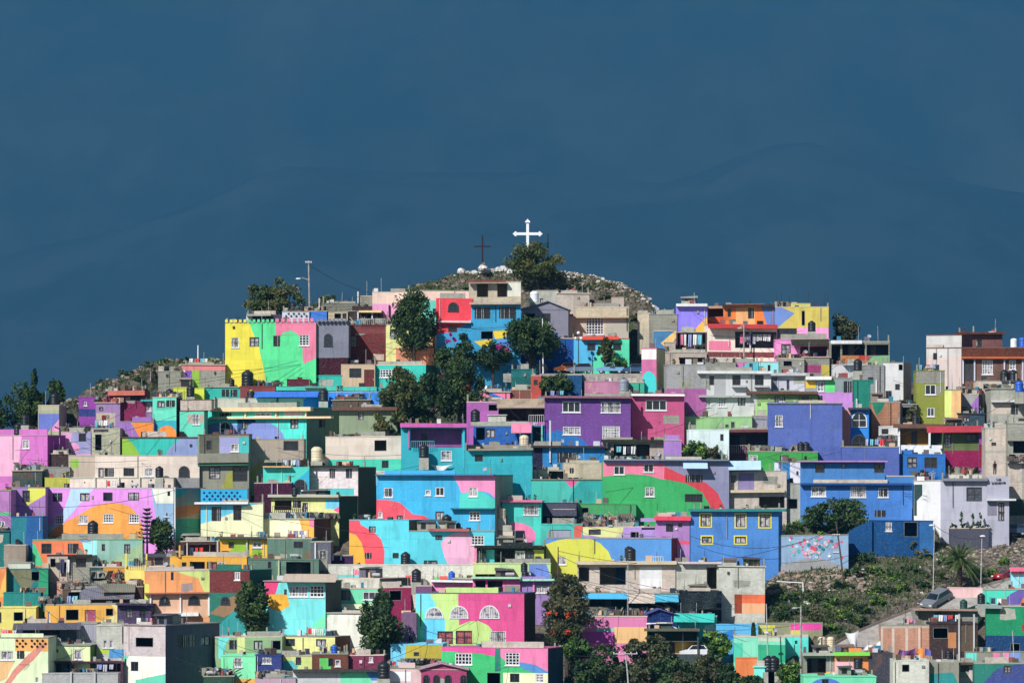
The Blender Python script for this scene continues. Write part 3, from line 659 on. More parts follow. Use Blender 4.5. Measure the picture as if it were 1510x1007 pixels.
h('grey-green house in the tree shade',500,586,0,604,645,'9a8','s#754:490,600,586,605 k:528,608,536,619 k:556,615,562,628 j:505,640,560,645')
h('dark grey house on the skyline behind the castle',472,528,0,447,478,'k665','p#ccc:471,440,456')
h('grey block house behind the battlements',527,551,0,436,474,'k887','p#ddd:528,430,450')
h('cream and pink house on the ridge skyline',549,604,0,430,478,'fdc','R#fad:549,448,592,478 p#322:574,450,468')
h('white slatted roof shed behind the battlements',416,456,0,459,486,'dde','L#445:420,461,454,468 j:420,452,456,459 t:432,446,459 t:446,447,459')
h('blue sheet-clad room behind the battlements',456,482,0,458,486,'48e','j:457,452,480,458')
h('tan roof shed behind the grey tower',484,513,0,459,486,'cb9','o:493,462,503,470 k:505,462,511,470')
h('dark roof shed with a yellow slab edge',515,563,0,458,490,'433','s#fd9:530,458,563,461 o:540,463,556,474 p#ddd:528,460,478 p#ddd:549,460,478 t#w:527,450,457 t:540,448,458')
h('low white shed roof left of the battlements',362,416,0,464,486,'445','R#ddd:363,465,372,475 s#bba:364,463,400,466')
h('pale yellow house behind the big dark tree',569,604,0,478,545,'ee9','k:575,485,582,496')
h('orange block house beneath the big dark tree',584,640,0,513,548,'kf96','R#fda:590,490,640,513')
h('pale cream house wall glimpsed through the big tree',588,642,0,486,520,'ed9','k:600,492,612,503')
# ---- hilltop row
h('long cream parapet house below the rocky hilltop',604,694,0,428,492,'fdc','R#6dc:622,443,646,492 k:638,455,644,465')
h('red house with one arched window',643,697,0,440,550,'f45','B#f74:657,434,678,441 a#k:662,447,675,459 s#fcc:643,473,695,476 k:661,480,674,490 M#3ad:640,494;660,489;682,476;697,470;697,550;640,550 M#f45:643,476;690,476;664,490;643,493')
h('blue house under an unfinished concrete storey',695,768,0,449,549,'3ad','B#kdca:692,415,768,449 R#eed:749,416,768,437 o:703,418,720,438 o:733,418,748,438 s#844:690,413,746,416 s#kcba:692,446,768,449 k:700,453,723,470 k:736,453,761,470 o:709,488,727,500 M#fd2:727,488;750,486;746,498;730,500 M#fd2:699,503;725,500;724,509;712,513 E#69f:741,509,10,8')
h('grey shed with gabled tin roof',770,838,0,456,524,'889','G#t9ab:808,444 o:775,462,790,500 k:800,462,812,474 t#w:788,428,446')
h('grey block wall house on the hilltop edge',790,823,0,428,474,'kccb','k:796,440,801,446')
h('pale concrete house below the hilltop bushes',822,869,0,432,476,'kdcb','R#kcba:845,432,869,476')
h('bare concrete house with a white grid window',848,927,0,452,510,'kdca','B#kcba:902,438,920,452 s#cb9:848,466,927,469 g:864,468,890,493 R#bba:893,470,927,510',D=5)
h('beige block house beside the white grid window',806,849,0,466,512,'kdca','R#554:806,470,822,512 k:830,478,838,488')
h('mint and sky-blue house with two small windows',846,928,0,499,547,'5eb','M#5cf:846,499;885,499;878,525;866,547;846,547 k:866,506,878,517 k:904,506,916,517 s#f54:857,496,912,501',roof='c54',dy=1.2)
h('dark blue house behind the roadside trees',770,847,0,498,549,'15a','k:800,510,812,520',dy=1.6)
h('beige concrete stub house beside the hill',940,959,0,461,496,'kdca')
h('grey block house beside the lilac house',957,999,0,463,494,'k998')
h('blue wall house with an orange corner patch',964,998,0,487,522,'48b','M#fc7:974,506;997,487;998,497;984,514 M#d69:984,514;998,500;998,522;984,522')
h('lilac house with an orange corner mural',997,1043,0,449,495,'98f','M#fb4:1016,495;1024,486;1043,466;1043,495 s#eee:997,448,1043,452')
h('orange roof house with a salmon room',1043,1146,0,451,480,'f83','o:1044,454,1067,467 R#e52:1043,467,1068,480 R#fb7:1085,453,1113,480 k:1073,455,1078,467 k:1103,454,1112,470 M#68d:1122,451;1146,451;1146,480;1131,480 s#433:1065,449,1150,452')
h('white patio house under a red tin awning',1043,1146,0,478,527,'fed','S#c33:1043,478,1146,484 P#667:1084,489,1145,513 R#f8a:1045,503,1078,517 l:1090,492,1140,507 R#844:1043,519,1146,527 p#ddd:1106,488,518')
h('dark washing bay house below the lilac wall',997,1042,0,489,524,'544','P#433:999,491,1040,519 l:1003,492,1036,512')
h('low concrete deck house below the washing bay',980,1042,0,519,540,'kcba','P#535:1001,527,1040,537 B#kcba:981,504,996,519')
h('white-capped pink and turquoise tower house',946,968,985,513,588,'d7a','R#fee:946,513,968,530 E#3dd:957,566,11,19 R#3dd:946,566,968,588',side='ed9')
h('grey rendered block house above a pink base',983,1041,0,537,618,'kaaa','R#b6a:983,573,1041,618')
h('grey block shack behind the white roofline',1040,1085,0,534,562,'k998','j:1042,528,1084,534')
h('small turquoise house behind the white roofline',1083,1118,0,533,562,'5cd','k:1105,536,1110,546 M#d7b:1083,533;1108,533;1083,546')
h('pale aqua house with a slim dark door',1119,1148,0,533,562,'9ee','k:1132,538,1136,549 R#3aa:1119,540,1126,562')
h('grey block ruin above the white terrace',1147,1186,0,528,564,'k998','o:1155,532,1168,540 j:1148,522,1185,528')
h('grey and maroon shack with a yellow end',1183,1223,0,526,562,'k998','R#a47:1183,538,1211,550 R#cb4:1211,538,1223,562 k:1190,551,1200,560')
h('pale grey two-storey house with black windows',1030,1137,0,549,620,'ddd','o:1032,555,1041,562 k:1046,554,1053,568 k:1080,553,1092,568 k:1113,553,1126,568 s#ccc:1079,568,1100,571 s#ccc:1112,568,1133,571 s#bbb:1030,583,1106,586 w:1039,588,1048,600 g:1059,586,1071,600 k:1088,585,1099,598 R#bbb:1053,551,1070,583 s#eee:1028,547,1137,551',roof='ddd')
h('white upper terrace house with a dark door',1134,1192,0,552,584,'ccd','k:1160,560,1164,578 R#889:1137,556,1146,574 s#ccc:1134,550,1192,554')
h('sage green house with a brown slab roof',1105,1206,0,578,620,'8a6','s#754:1100,577,1206,581 k:1142,584,1158,594 k:1177,584,1193,592 M#ad8:1105,593;1133,593;1133,620;1105,620')
h('long pale green house below the white windows',1010,1109,0,614,648,'9c8','k:1078,622,1083,634')
h('grey shutter room beside the periwinkle tower',1109,1134,0,612,644,'99a','d#aab:1112,618,1131,640')
# ---- right skyline
h('yellow and pink house with green glass window',1143,1222,0,452,507,'dc5','M#79d:1143,452;1150,452;1172,462;1146,484;1143,484 R#fad:1176,483,1222,507 k:1144,484,1175,501 o:1182,458,1187,480 B#cc6:1166,447,1195,459 k:1172,450,1178,456 j:1143,444,1166,452')
h('pink shack under a sagging dark roof',1143,1223,0,500,530,'f9d','S#332:1166,500,1222,509 P#534:1180,511,1220,526 k:1152,507,1166,522 t:1197,473,489')
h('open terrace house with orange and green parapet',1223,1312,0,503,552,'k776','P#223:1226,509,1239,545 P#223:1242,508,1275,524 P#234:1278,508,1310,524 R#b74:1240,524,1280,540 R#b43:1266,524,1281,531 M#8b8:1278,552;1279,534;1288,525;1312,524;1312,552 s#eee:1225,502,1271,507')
h('white yard house with a curved wall',1228,1276,0,537,564,'ddd','M#567:1240,535;1276,535;1276,547;1252,549 t:1265,529,547')
h('grey concrete house behind the teal block',1272,1304,0,538,602,'k999','k:1280,556,1288,566')
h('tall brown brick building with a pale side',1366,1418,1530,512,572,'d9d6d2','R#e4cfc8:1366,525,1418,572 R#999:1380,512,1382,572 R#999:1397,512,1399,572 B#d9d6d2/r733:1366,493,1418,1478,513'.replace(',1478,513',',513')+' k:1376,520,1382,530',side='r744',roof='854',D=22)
h('brown brick upper room on the tall building',1417,1478,0,491,530,'r733','k:1441,498,1448,512 s#c63:1417,526,1478,530 s#632:1410,490,1482,493',dy=4)
h('brown brick wing with white columns',1418,1535,0,512,568,'r743','s#c63:1418,526,1535,529 R#632:1418,512,1535,526 R#444:1418,531,1437,562 g:1448,531,1464,552 g:1488,531,1498,545 p#dde:1437,530,566 p#dde:1481,530,566 p#dde:1508,530,566 p#dde:1420,530,566 t#b:1508,496,512 t#w:1495,498,512 t:1481,545,563 t:1494,545,563',dy=-1.2)
h('white narrow house with shade painted grey on its flank',1302,1332,1352,534,604,'ddd','o:1325,537,1332,546 k:1320,566,1327,575 k:1306,576,1315,592',side='888')  # grey side colour paints the shade on a white flank
h('olive green house with two white windows',1351,1393,0,546,634,'949c34','R#k998:1351,546,1393,565 w:1364,567,1380,582 w:1367,601,1378,614 B#k998:1334,546,1352,566'.replace(' B#k998:1334,546,1352,566',''))
h('yellow and peach striped house',1393,1417,0,574,634,'fc8','R#ef8:1393,574,1403,634')
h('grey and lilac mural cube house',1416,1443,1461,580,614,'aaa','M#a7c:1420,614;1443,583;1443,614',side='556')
h('dark green tin shed below the lilac cube',1413,1452,0,609,634,'t356','k:1420,614,1430,622')
h('grey block building at the right edge with blue tank',1461,1530,0,572,630,'kbba','s#ddd:1461,590,1530,593 k:1491,597,1501,611 R#dcb:1462,593,1490,610 j:1462,566,1500,572 t#b:1503,561,578')
h('low sand-coloured house before the brick building',1440,1530,0,561,600,'dcb','j:1416,564,1446,580 k:1450,566,1458,574')
h('grey-green house with a white slab roof',1188,1257,0,557,604,'9aa','s#fff:1188,555,1226,560 R#fc2:1188,562,1203,572 R#6f8:1217,561,1231,578 k:1244,562,1256,579 c:1205,563,1215,577 M#d9e:1204,578;1257,578;1257,604;1204,604 k:1206,583,1213,592')
h('tall teal block house with plain wall',1256,1294,0,560,607,'0c8c78','p#eee:1263,588,606 p#eee:1292,560,606')
h('big periwinkle tower house with one white window',1133,1242,0,594,694,'5a70be','c:1143,612,1154,629 B#6478c8:1133,593,1190,600',D=7)
h('low periwinkle wing of the blue quarter',1242,1326,0,658,712,'5a70be',D=3)
h('peach strip house beside the arched windows',1240,1254,0,604,664,'e98')
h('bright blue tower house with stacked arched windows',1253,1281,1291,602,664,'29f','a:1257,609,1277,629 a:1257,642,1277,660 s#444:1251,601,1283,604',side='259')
h('brown block house behind the arched windows',1285,1327,0,592,642,'kb74','M#186:1285,592;1306,592;1300,605;1292,612')
h('grey column shack beside the olive house',1326,1352,0,595,634,'777','o:1330,600,1350,615 k:1332,618,1346,630 p#bbb:1327,592,632 j:1328,590,1350,595')
h('white low wall house full of blue junk',1296,1326,0,628,660,'ddd','k:1300,632,1310,640 j:1296,641,1324,650')
h('terrace house with brown roof and white posts',1324,1393,0,626,675,'eee','s#754:1317,625,1395,631 P#a72:1327,632,1369,656 P#565:1372,632,1390,656 R#fff:1325,657,1393,671 p#fff:1326,632,672 p#fff:1371,632,658 p#fff:1391,632,672')
h('green house under a scalloped red awning',1392,1446,0,629,692,'674','S#b34:1366,628,1450,637 k:1424,640,1441,651 k:1393,640,1402,660 R#915:1392,664,1446,692',dy=.5)
h('magenta strip house beside the cream building',1444,1462,0,630,690,'a5b','R#913:1444,655,1462,690')
h('royal blue small house under the white terrace',1325,1394,0,669,709,'27c','k:1338,674,1352,690 k:1363,674,1382,690 j:1345,690,1366,704')
h('cream block building with dark upper openings',1453,1498,0,630,748,'kdcb','k:1462,652,1469,657 R#kbba:1453,664,1485,668 k:1488,700,1494,712 p#a98:1484,634,745',roof='ccb')
h('grey stepped concrete house at the right frame edge',1486,1532,0,624,760,'kaa9','P#223:1494,650,1530,668 s#998:1484,646,1532,650 P#334:1488,670,1530,680 s#aa9:1484,680,1532,683 R#kdcb:1486,684,1507,735 k:1512,700,1524,716 j:1488,664,1520,680 R#454:1488,736,1532,760',dy=-1.5)
h('low white wall with plants in front of maroon',1392,1456,0,698,712,'ddc','j:1394,688,1440,698')
h('grey house with a lettered panel and black door',1387,1457,1470,708,806,'bbc','k:1425,718,1448,739 s#889:1390,705,1457,709',side='99a',cat='building',roof='bbb')
h('grey entrance building with lettering over the door',1456,1488,0,701,800,'bbc','k:1472,741,1481,768 s#ddd:1454,735,1498,738 R#889:1456,738,1470,760 B#bbc:1456,700,1488,704'.replace(' B#bbc:1456,700,1488,704',''),dy=-.9,bare=True,cat='building')
h('dark planter wall below the grey house window',1402,1458,0,778,802,'556',cat='wall',dy=-1.4)
h('white house cube with dark green shade painted on',1348,1387,0,708,778,'fff','M#355:1344,714;1360,714;1360,730;1352,738;1352,760;1344,760',dy=-.6)  # dark green polygon is shade painted onto the white front
h('royal blue long house with a pink roof line',1180,1345,0,713,772,'48d','B#48c:1180,680,1305,713 B#48c:1305,701,1348,713 k:1202,684,1216,697 k:1241,684,1247,691 k:1289,684,1304,697 s#c8c:1176,679,1309,681 s#259:1180,712,1345,715 c:1196,717,1218,732 c:1254,717,1277,733 w:1295,719,1310,733 k:1290,752,1306,762')
h('white house with a tall blue door panel',1142,1181,0,680,720,'eef','R#38c:1148,680,1165,720 k:1150,671,1163,679'.replace(' k:1150,671,1163,679',''))
h('deep blue house wall with a dark doorway',1285,1376,0,767,822,'04508c','o:1333,769,1353,791 c:1306,770,1315,783 R#2a6fb0:1356,767,1376,822',cat='wall',D=2)
h('pale blue wall painted with flowers',1148,1251,0,788,843,'9bd',' '.join(FLOWERS)+' M#aaa:1150,843;1152,832;1185,824;1215,824;1245,836;1250,843')
# ---- middle right
h('magenta house with a white roof line',931,1009,0,582,660,'c58','s#fff:931,581,1009,584 w:952,590,983,605',side='a47')
h('big purple house with four white windows',803,930,0,585,664,'7b4a9c','w:829,592,856,608 w:886,592,915,608 w:830,629,856,641 g:888,628,914,653 M#27b:803,640;822,634;845,640;862,650;872,664;803,664 s#967:800,584,932,587',side='847',dy=-2.2)
h('dusky pink house below the parked cars',862,920,0,562,588,'c8a','M#dc4:870,570;873,562;866,575 t#g:920,557,577 k:872,582,880,587',D=4)
h('turquoise house below the parked cars',918,950,0,563,590,'3b9','k:928,570,934,578',D=4)
h('red brick house behind the roadside shrub',783,798,0,553,588,'c54','k:787,560,793,568')
h('dark teal house below the roadside poles',754,790,0,544,574,'177','R#166:754,556,790,574',D=4)
h('deep blue house behind the roadside shrub',838,858,0,552,582,'158')
h('rusty tin-roofed shack beside the red brick',752,790,0,574,592,'t954','j:755,570,786,575')
h('lilac house beneath a sagging tan tarpaulin',688,806,0,592,645,'b6b','S#a98:733,588,804,601 o:720,596,734,606 P#423:735,603,803,622 B#kddd:755,609,778,628'.replace(' B#kddd:755,609,778,628',''))
h('pink hut with a blue slanting roof',707,752,0,577,594,'f8a','M#27d:714,575;752,590;752,594;735,594')
h('pale block house beside white railings',754,779,0,608,640,'kedd','k:768,612,774,620')
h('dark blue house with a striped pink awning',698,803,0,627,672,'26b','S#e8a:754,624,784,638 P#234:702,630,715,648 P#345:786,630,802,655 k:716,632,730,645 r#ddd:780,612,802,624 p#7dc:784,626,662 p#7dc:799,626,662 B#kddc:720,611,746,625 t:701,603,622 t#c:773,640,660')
h('tan slab-roofed house with grey underside',688,804,0,657,690,'445','s#a98:686,656,806,661 P#223:785,664,800,684')
h('blue house with a wide wooden window',786,892,0,658,694,'28c','k:822,667,852,682 s#433:783,657,893,660 R#224:786,660,800,694 p#ddd:811,620,682')
h('cluttered veranda house above the pink mural band',889,983,0,650,684,'kcba','P#322:905,655,936,680 P#544:938,655,958,677 s#332:886,648,984,652 j:905,672,960,680 l:908,657,934,670 t:896,651,664')
h('lilac narrow house beside the garden shrubs',979,1005,0,648,690,'b8d','R#99b:979,670,1005,690')
h('white-mint plain house above the garden shrubs',1016,1075,0,633,690,'eff','k:1062,640,1067,650')
h('dark purple veranda house with a picket rail',1072,1153,0,634,676,'635','s#744:1070,633,1155,637 P#334:1075,640,1150,660 r#cab:1076,656,1105,668')
h('green house with a rubble-topped roof',1103,1206,0,665,704,'3a4','c:1104,671,1117,681 k:1150,671,1163,679 k:1186,672,1190,678 j:1106,656,1174,666 t:1181,651,667 t:1189,651,667 s#a24:1076,676,1104,680'.replace(' s#a24:1076,676,1104,680',''))
h('small white tin house between green and lilac',1121,1144,0,700,716,'eff')
h('big house with pink, red and green sweeping mural',889,1075,0,678,764,'3b6','M#f8a:889,683;979,683;985,690;1000,700;979,707;950,700;920,699;889,703 R#b9d:889,678,980,683 M#99b:980,678;1075,678;1075,764;1068,750;1058,730;1040,712;1012,704;980,690 M#e45:980,688;1012,702;1040,711;1058,726;1069,750;1068,764;1050,764;1047,745;1036,726;1010,712;979,706 w:905,687,921,700 w:949,684,964,696 c:951,718,965,732 k:1011,700,1036,711 k:1010,728,1036,740 S#bdf:1007,679,1043,690 s#89a:889,677,1075,679')
h('lilac house with a tin awning and block balcony',1074,1160,0,694,758,'kdcb','S#bdf:1074,679,1122,692 R#98b:1087,697,1112,723 o:1119,732,1157,749 s#dca:1074,722,1157,726 k:1078,700,1085,711 B#98b:1075,680,1112,696 l:1077,752,1090,764'.replace(' l:1077,752,1090,764',''))
h('grey block stair house with cactus bushes',1158,1184,0,712,752,'kbba','o:1162,735,1176,750')
h('mid-blue house with yellow window frames',1018,1148,1158,752,842,'4b8cd8','s#288:1016,750,1160,754 y:1033,758,1048,776 y:1085,758,1099,777 y:1120,758,1136,777 y:1035,791,1050,801 y:1084,791,1100,801',roof='288')
h('small mauve cube house with a pink roof edge',967,1017,0,762,838,'b8c','s#f46:965,761,1019,767 k:982,772,993,784 k:1000,771,1006,777 M#f57:1000,797;1019,797;1019,802;1000,802')
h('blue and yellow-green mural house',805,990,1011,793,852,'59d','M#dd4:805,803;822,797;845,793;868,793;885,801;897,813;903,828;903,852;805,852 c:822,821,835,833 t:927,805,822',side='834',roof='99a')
h('mauve and lime house with a curved balcony',858,968,0,776,815,'b9d','M#ee9:858,776;920,776;917,788;905,793;858,788 k:868,780,886,788 o:930,784,942,796 P#334:946,770,966,781 s#b9d:945,781,968,797 s#b9d:945,764,968,769 j:860,755,935,776')
h('turquoise house with pink trim and a broad window',740,798,0,738,798,'4dc','s#f7a:738,737,800,740 c:772,744,794,759 E#f8b:762,790,28,20 M#934:740,760;748,760;748,780;740,780 t#c:740,747,764')
h('dark tarpaulin-roofed yard shed',797,853,0,741,778,'334','S#445:800,742,850,760 s#cba:815,750,848,753 P#223:802,756,845,772')  # dark colours here paint in the shade beside the turquoise house
h('low turquoise house with a white roller shutter',797,859,0,772,806,'4cb','d#aab:811,781,842,800 M#e65:847,774;860,774;856,796;846,796')
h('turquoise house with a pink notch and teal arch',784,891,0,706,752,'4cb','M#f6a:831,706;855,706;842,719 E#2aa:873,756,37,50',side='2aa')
h('grey block house above the teal arch',831,891,0,682,716,'kdca','k:840,690,846,698 j:833,704,850,712')
h('low beige house with a dark passage',784,832,0,692,716,'kedb','P#233:809,693,831,707')
h('green overgrown house ruin below the pink mural band',848,938,0,742,768,'4a6','o:858,748,868,756 j:850,752,936,768 R#654:848,741,938,744')
h('sky-blue house with red and pink corner murals',555,730,758,700,812,'3be','M#f56:555,737;570,737;590,741;600,750;608,758;625,760;637,768;637,792;555,792 M#f9c:668,702;675,700;730,699;730,735;722,727;712,724;700,724;680,727;676,715 M#4dc:678,728;700,724;714,726;730,737;730,750;677,750 s#267:666,749,730,751 w:566,719,579,733 w:627,722,635,730 w:642,718,655,731 w:691,718,704,732 k:642,754,655,767 g:692,754,708,767 c:558,755,564,763 k:585,760,594,766 s#47a:555,699,730,701 t:659,758,778 t:676,770,780',side='aa9',roof='487',D=11.5)
h('turquoise roof room under an orange slab edge',607,740,0,681,708,'2bc','s#c74:607,680,742,684 P#223:614,686,682,699 R#97c:708,687,738,698 k:728,688,738,697')
h('turquoise house with a purple-roofed balcony',592,687,0,624,712,'2bc','s#d6b:590,624,688,630 P#859:606,632,681,660 p#d6b:603,628,661 p#4ce:684,628,690 R#28c:641,643,641.5,660 c:650,664,666,679 r#4cc:606,650,640,660 t:625,655,675')
h('long turquoise house crossed by a diagonal shadow',686,785,0,664,754,'2bc','s#a98:690,661,786,664 k:700,670,712,680',dy=.6)
h('cream plaster house with a dark square window',480,593,0,643,694,'edc','o:552,649,570,665 R#4db:484,677,593,694 k:563,679,573,690 k:503,681,520,688',ov=.05)
h('white block house with two dark windows',455,528,555,688,740,'kfee','k:486,691,494,705 k:510,691,519,705 R#4cc:462,720,522,730 s#332:450,686,530,688',side='554')  # dark side colour paints the shade of this white house's flank
h('plain grey house with a mustard paint stroke',366,448,0,647,700,'ba9','M#ba3:366,708;374,688;392,675;382,690;374,708 k:418,650,440,664 t#c:467,657,680 j:420,676,448,686')
h('turquoise house with a black arched doorway',388,456,0,688,740,'4dc','M#2bd:420,740;432,712;456,692;456,740 a#k:435,708,451,724 s#fb7:388,687,430,689')
h('dark plum tin shed before the turquoise house',375,430,0,711,748,'413','p#a8b:401,713,728')
h('bright green crate shed beside the plum tin',430,446,0,722,740,'4b3')
h('grey balcony house with a green ledge',292,367,0,640,720,'998','M#aad:324,645;352,645;352,668;324,668 R#4cc:352,645,367,668 R#665:294,640,323,668 k:304,649,312,663 c:340,654,352,666 b#998:292,669,367,682 s#486:292,683,367,686 k:308,688,325,706 k:343,688,365,710 M#aa4:326,720;334,700;344,690;344,720',roof='754')
h('long cream house with a row of dark openings',140,294,0,671,724,'edc','k:145,690,153,704 k:154,690,168,703 k:182,690,198,702 c:213,690,226,702 a#k:265,688,278,702 s#ddc:103,704,255,706 t:235,687,704 R#999:256,704,294,724',roof='cba')
h('low cream wall with drain holes',103,256,0,704,724,'edc','R#333:124,710,126,712 R#333:159,709,162,711 R#333:194,708,196,711 R#333:221,707,224,709 R#333:241,709,243,711 p#ddc:140,703,722 p#ddc:175,703,722 p#ddc:206,703,722 p#ddc:229,703,722',dy=-1)
h('mustard strip house above the lilac mural',66,105,0,704,726,'cc4')
h('lilac house with a big orange arch mural',66,256,301,719,798,'e9e','M#bdf:105,719;140,719;125,735;108,755;90,775;72,798;66,798;80,775;95,750 M#9bd:222,719;256,719;256,798;240,798;232,770;226,740 M#eed:224,719;256,719;256,742;230,742 M#7ec:62,778;80,774;70,792;62,798 M#fa4:62,798;80,780;100,768;120,757;135,748;150,743;165,741;180,743;192,747;200,755;210,775;213,798 M#5d9:80,794;110,788;140,786;140,798;80,798 k:78,727,92,740 k:118,727,132,739 k:152,726,166,739 k:189,726,205,738 g:80,760,94,773 c:116,760,130,773 g:152,758,167,771 g:190,758,205,771 k:247,724,251,731 M#3aa:256,719;278,719;270,730;256,735 M#b74:256,748;301,742;301,756;256,765 R#398:256,765,301,798',side='998',roof='cbc')
h('mauve house with a yellow wedge mural',12,67,0,718,768,'b8c','k:33,723,44,740 M#ee5:42,718;67,718;67,729;52,738;38,747',roof='98a')
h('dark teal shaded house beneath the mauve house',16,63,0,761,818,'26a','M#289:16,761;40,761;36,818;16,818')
h('pink-lilac house cut by the left frame edge',-22,16,0,722,800,'c8c','c:-2,768,7,777 R#6d9:-22,755,16,760')
h('orange and aqua house with paired windows',48,210,0,795,834,'f85','M#5d9:48,800;52,803;66,834;48,834 M#9cb:143,795;210,795;210,834;143,834 M#ac9:150,834;175,820;210,800;210,834 M#fc4:118,795;121,800;125,815;127,834;143,834;143,795 M#aff:120,795;143,795;143,834;128,834;125,812 M#b9e:116,795;143,795;130,799;118,799 k:61,801,76,816 k:100,801,116,816 k:150,802,155,812 k:183,802,192,816 t:137,767,789',side='bdd',roof='6b8')
# ---- lower left
h('grey cube house at the left edge with navy window',6,38,0,803,842,'a98','k:-2,812,10,826')
h('teal round-topped hut at the left edge',-20,14,0,782,806,'177')
h('grey concrete shack with a dark window',100,136,0,819,862,'k998','k:112,823,127,836 s#433:70,817,136,820 l:88,823,104,846')
h('beige plank shack beside the hung washing',70,101,0,820,858,'cba','o:74,823,82,836 k:90,830,98,850')
h('orange curved wall house at the left edge',-25,9,0,836,880,'f95','M#fc5:-25,880;0,872;6,850;9,840;9,880')
h('teal and olive mural shack with white roof',8,71,0,838,876,'288','M#886:12,838;45,838;52,850;44,870;30,864 R#2a7:56,840,71,876 o:46,842,58,856 B#ddc:12,829,45,838')
h('dark teal wall house under the mural shack',5,60,0,873,900,'188','j:30,866,62,875')
h('brown plank shed in the scrap yard',172,211,0,864,892,'433','j:150,840,210,866 S#t778:120,862,200,882')
h('tin-roofed shack in the scrap yard',92,174,0,868,894,'654','j:85,850,172,870 S#t887:150,860,200,872 o:100,872,118,888 k:124,876,136,884 R#cbb:105,864,130,872')
h('dark green scrap shack under the aqua house',132,188,0,835,866,'355','R#d93:152,837,186,845 j:135,838,186,852')
h('salmon low wall in the scrap yard',84,116,0,857,872,'d98','j:84,872,120,884')
h('lemon terrace house with yellow rail posts',184,252,0,834,880,'fe7','p#fe6:186,815,836 p#fe6:216,816,836 R#fb3:205,860,220,880 r#998:188,822,214,834')
h('amber concrete frame terrace house',246,364,0,820,848,'fb3','P#445:280,828,302,841 k:268,829,275,840 q:305,828,320,840 c:322,828,332,840 p#fb3:265,804,822 j:248,812,262,820')
h('ragged scrap shack on the amber terrace',266,323,0,797,826,'433','P#433:272,803,318,820 p#bbb:276,800,824 p#bbb:321,797,824 j:268,792,320,800 l:280,806,300,818')
h('lime block room below the lime veranda',333,366,0,822,848,'de4')
h('lime and orange house with a slab roof',322,395,0,793,826,'9c3','s#555:322,791,459,794 M#fb3:322,798;332,798;342,810;338,812;322,812 k:337,799,345,808 c:372,798,386,807 R#fc3:386,795,395,826 R#fc3:368,796,372,818 d#a62:327,812,337,822 p#ccc:364,795,826')
h('grey-green flank house with a rusty end',394,460,0,793,828,'687','k:433,798,447,808 M#875:440,828;460,806;460,828')
h('shaded grey-green lower house with a pale post',366,470,0,824,874,'687','k:395,828,400,838 P#344:422,828,458,852 M#b33:366,852;380,838;384,845;374,860 p#cda:411,826,858')
h('dark grey house with a pale post beside the lane',458,488,0,798,850,'667','p#ddd:465,800,842 k:472,812,480,824')
h('orange and peach house with two arched windows',213,310,0,840,910,'fa6','R#eb9:220,875,310,910 M#de8:258,842;310,842;310,874;302,874;292,852;275,848 a#k:236,881,249,891 a#k:279,880,293,891 p#fff:266,875,908 p#fff:222,875,908 p#fff:308,875,908 s#fff:222,903,293,908 k:252,843,256,855 s#b76:213,873,310,875 R#ee6:206,860,220,900')
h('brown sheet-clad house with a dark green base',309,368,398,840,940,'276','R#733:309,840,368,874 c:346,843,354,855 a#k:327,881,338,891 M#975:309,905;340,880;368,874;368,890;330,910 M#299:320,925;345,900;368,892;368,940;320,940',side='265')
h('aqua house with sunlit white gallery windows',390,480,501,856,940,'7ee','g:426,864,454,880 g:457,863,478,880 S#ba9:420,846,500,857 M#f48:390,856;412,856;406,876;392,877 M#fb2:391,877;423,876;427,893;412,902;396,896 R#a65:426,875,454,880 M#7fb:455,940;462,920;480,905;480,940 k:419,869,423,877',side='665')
h('mint house with a cream balcony band',498,564,0,867,908,'7eb','k:502,870,517,885 w:535,872,562,884 b#efc:498,890,556,902')
h('sunlit cream house wall with plants along its top',478,562,0,903,944,'ffe','M#7fb:470,944;480,915;488,903;470,903')
h('grey block upper house with a pink edge',500,560,603,852,892,'kddc','s#c69:500,867,560,870',side='666')
h('long cream block wall below the cyan house',484,699,0,832,862,'keed','R#7dd:484,847,560,858 R#9d8:640,850,699,862 R#f66:598,848,606,858 R#f66:648,849,660,856 t:614,838,858')
h('dark plum wall beside the orange arch house',487,520,0,818,836,'425','p#ddd:491,819,826 p#ddd:503,819,826')
h('red, orange and cyan house with an arch mural',515,603,640,766,838,'5de','M#f56:515,766;530,766;532,774;552,785;562,795;567,812;566,838;515,838 M#fb3:515,786;525,789;533,800;538,818;539,838;515,838 k:544,776,554,785 k:538,815,548,824 k:579,815,588,823 t:598,813,833',side='665',roof='5bc')
h('cyan house with a round pink mural',603,729,0,782,840,'5de','M#fbd:650,800;656,793;668,786;690,782;696,795;706,805;711,815;700,840;664,840;655,820 M#f9b:700,805;712,808;704,838;698,838 k:642,789,652,796 g:695,789,714,803 k:625,826,645,834 s#b66:632,779,692,783')
h('grey cube house with one small window',728,756,801,782,810,'dcb','k:736,789,744,797',side='667')
h('black open carport below the grey cube',703,802,0,804,842,'233','s#222:700,804,800,808 P#222:716,810,758,829 c:760,812,774,825 k:776,812,788,825 R#cc4:786,810,802,824')
h('pale lime house with a blue end panel',698,812,0,830,872,'ce9','M#79e:780,830;805,830;812,850;812,872;780,872 t:773,829,843 P#433:701,846,735,853 c:768,843,782,849')
h('cream house with cyan lattice parapet and tall windows',296,388,0,741,798,'ffc','M#6df:296,741;388,741;360,747;345,755;320,765;296,772 k:312,747,326,768 k:344,745,356,767 B#2be:296,720,365,741 L#137:299,724,352,738 s#fff:287,740,366,743')
h('cream house with an orange and pink end',384,463,488,764,800,'ffc','k:374,768,387,782 M#fb4:440,764;463,764;463,800;450,800;446,782 M#f8a:455,764;463,764;463,778;457,776 j:390,755,462,764',side='854')
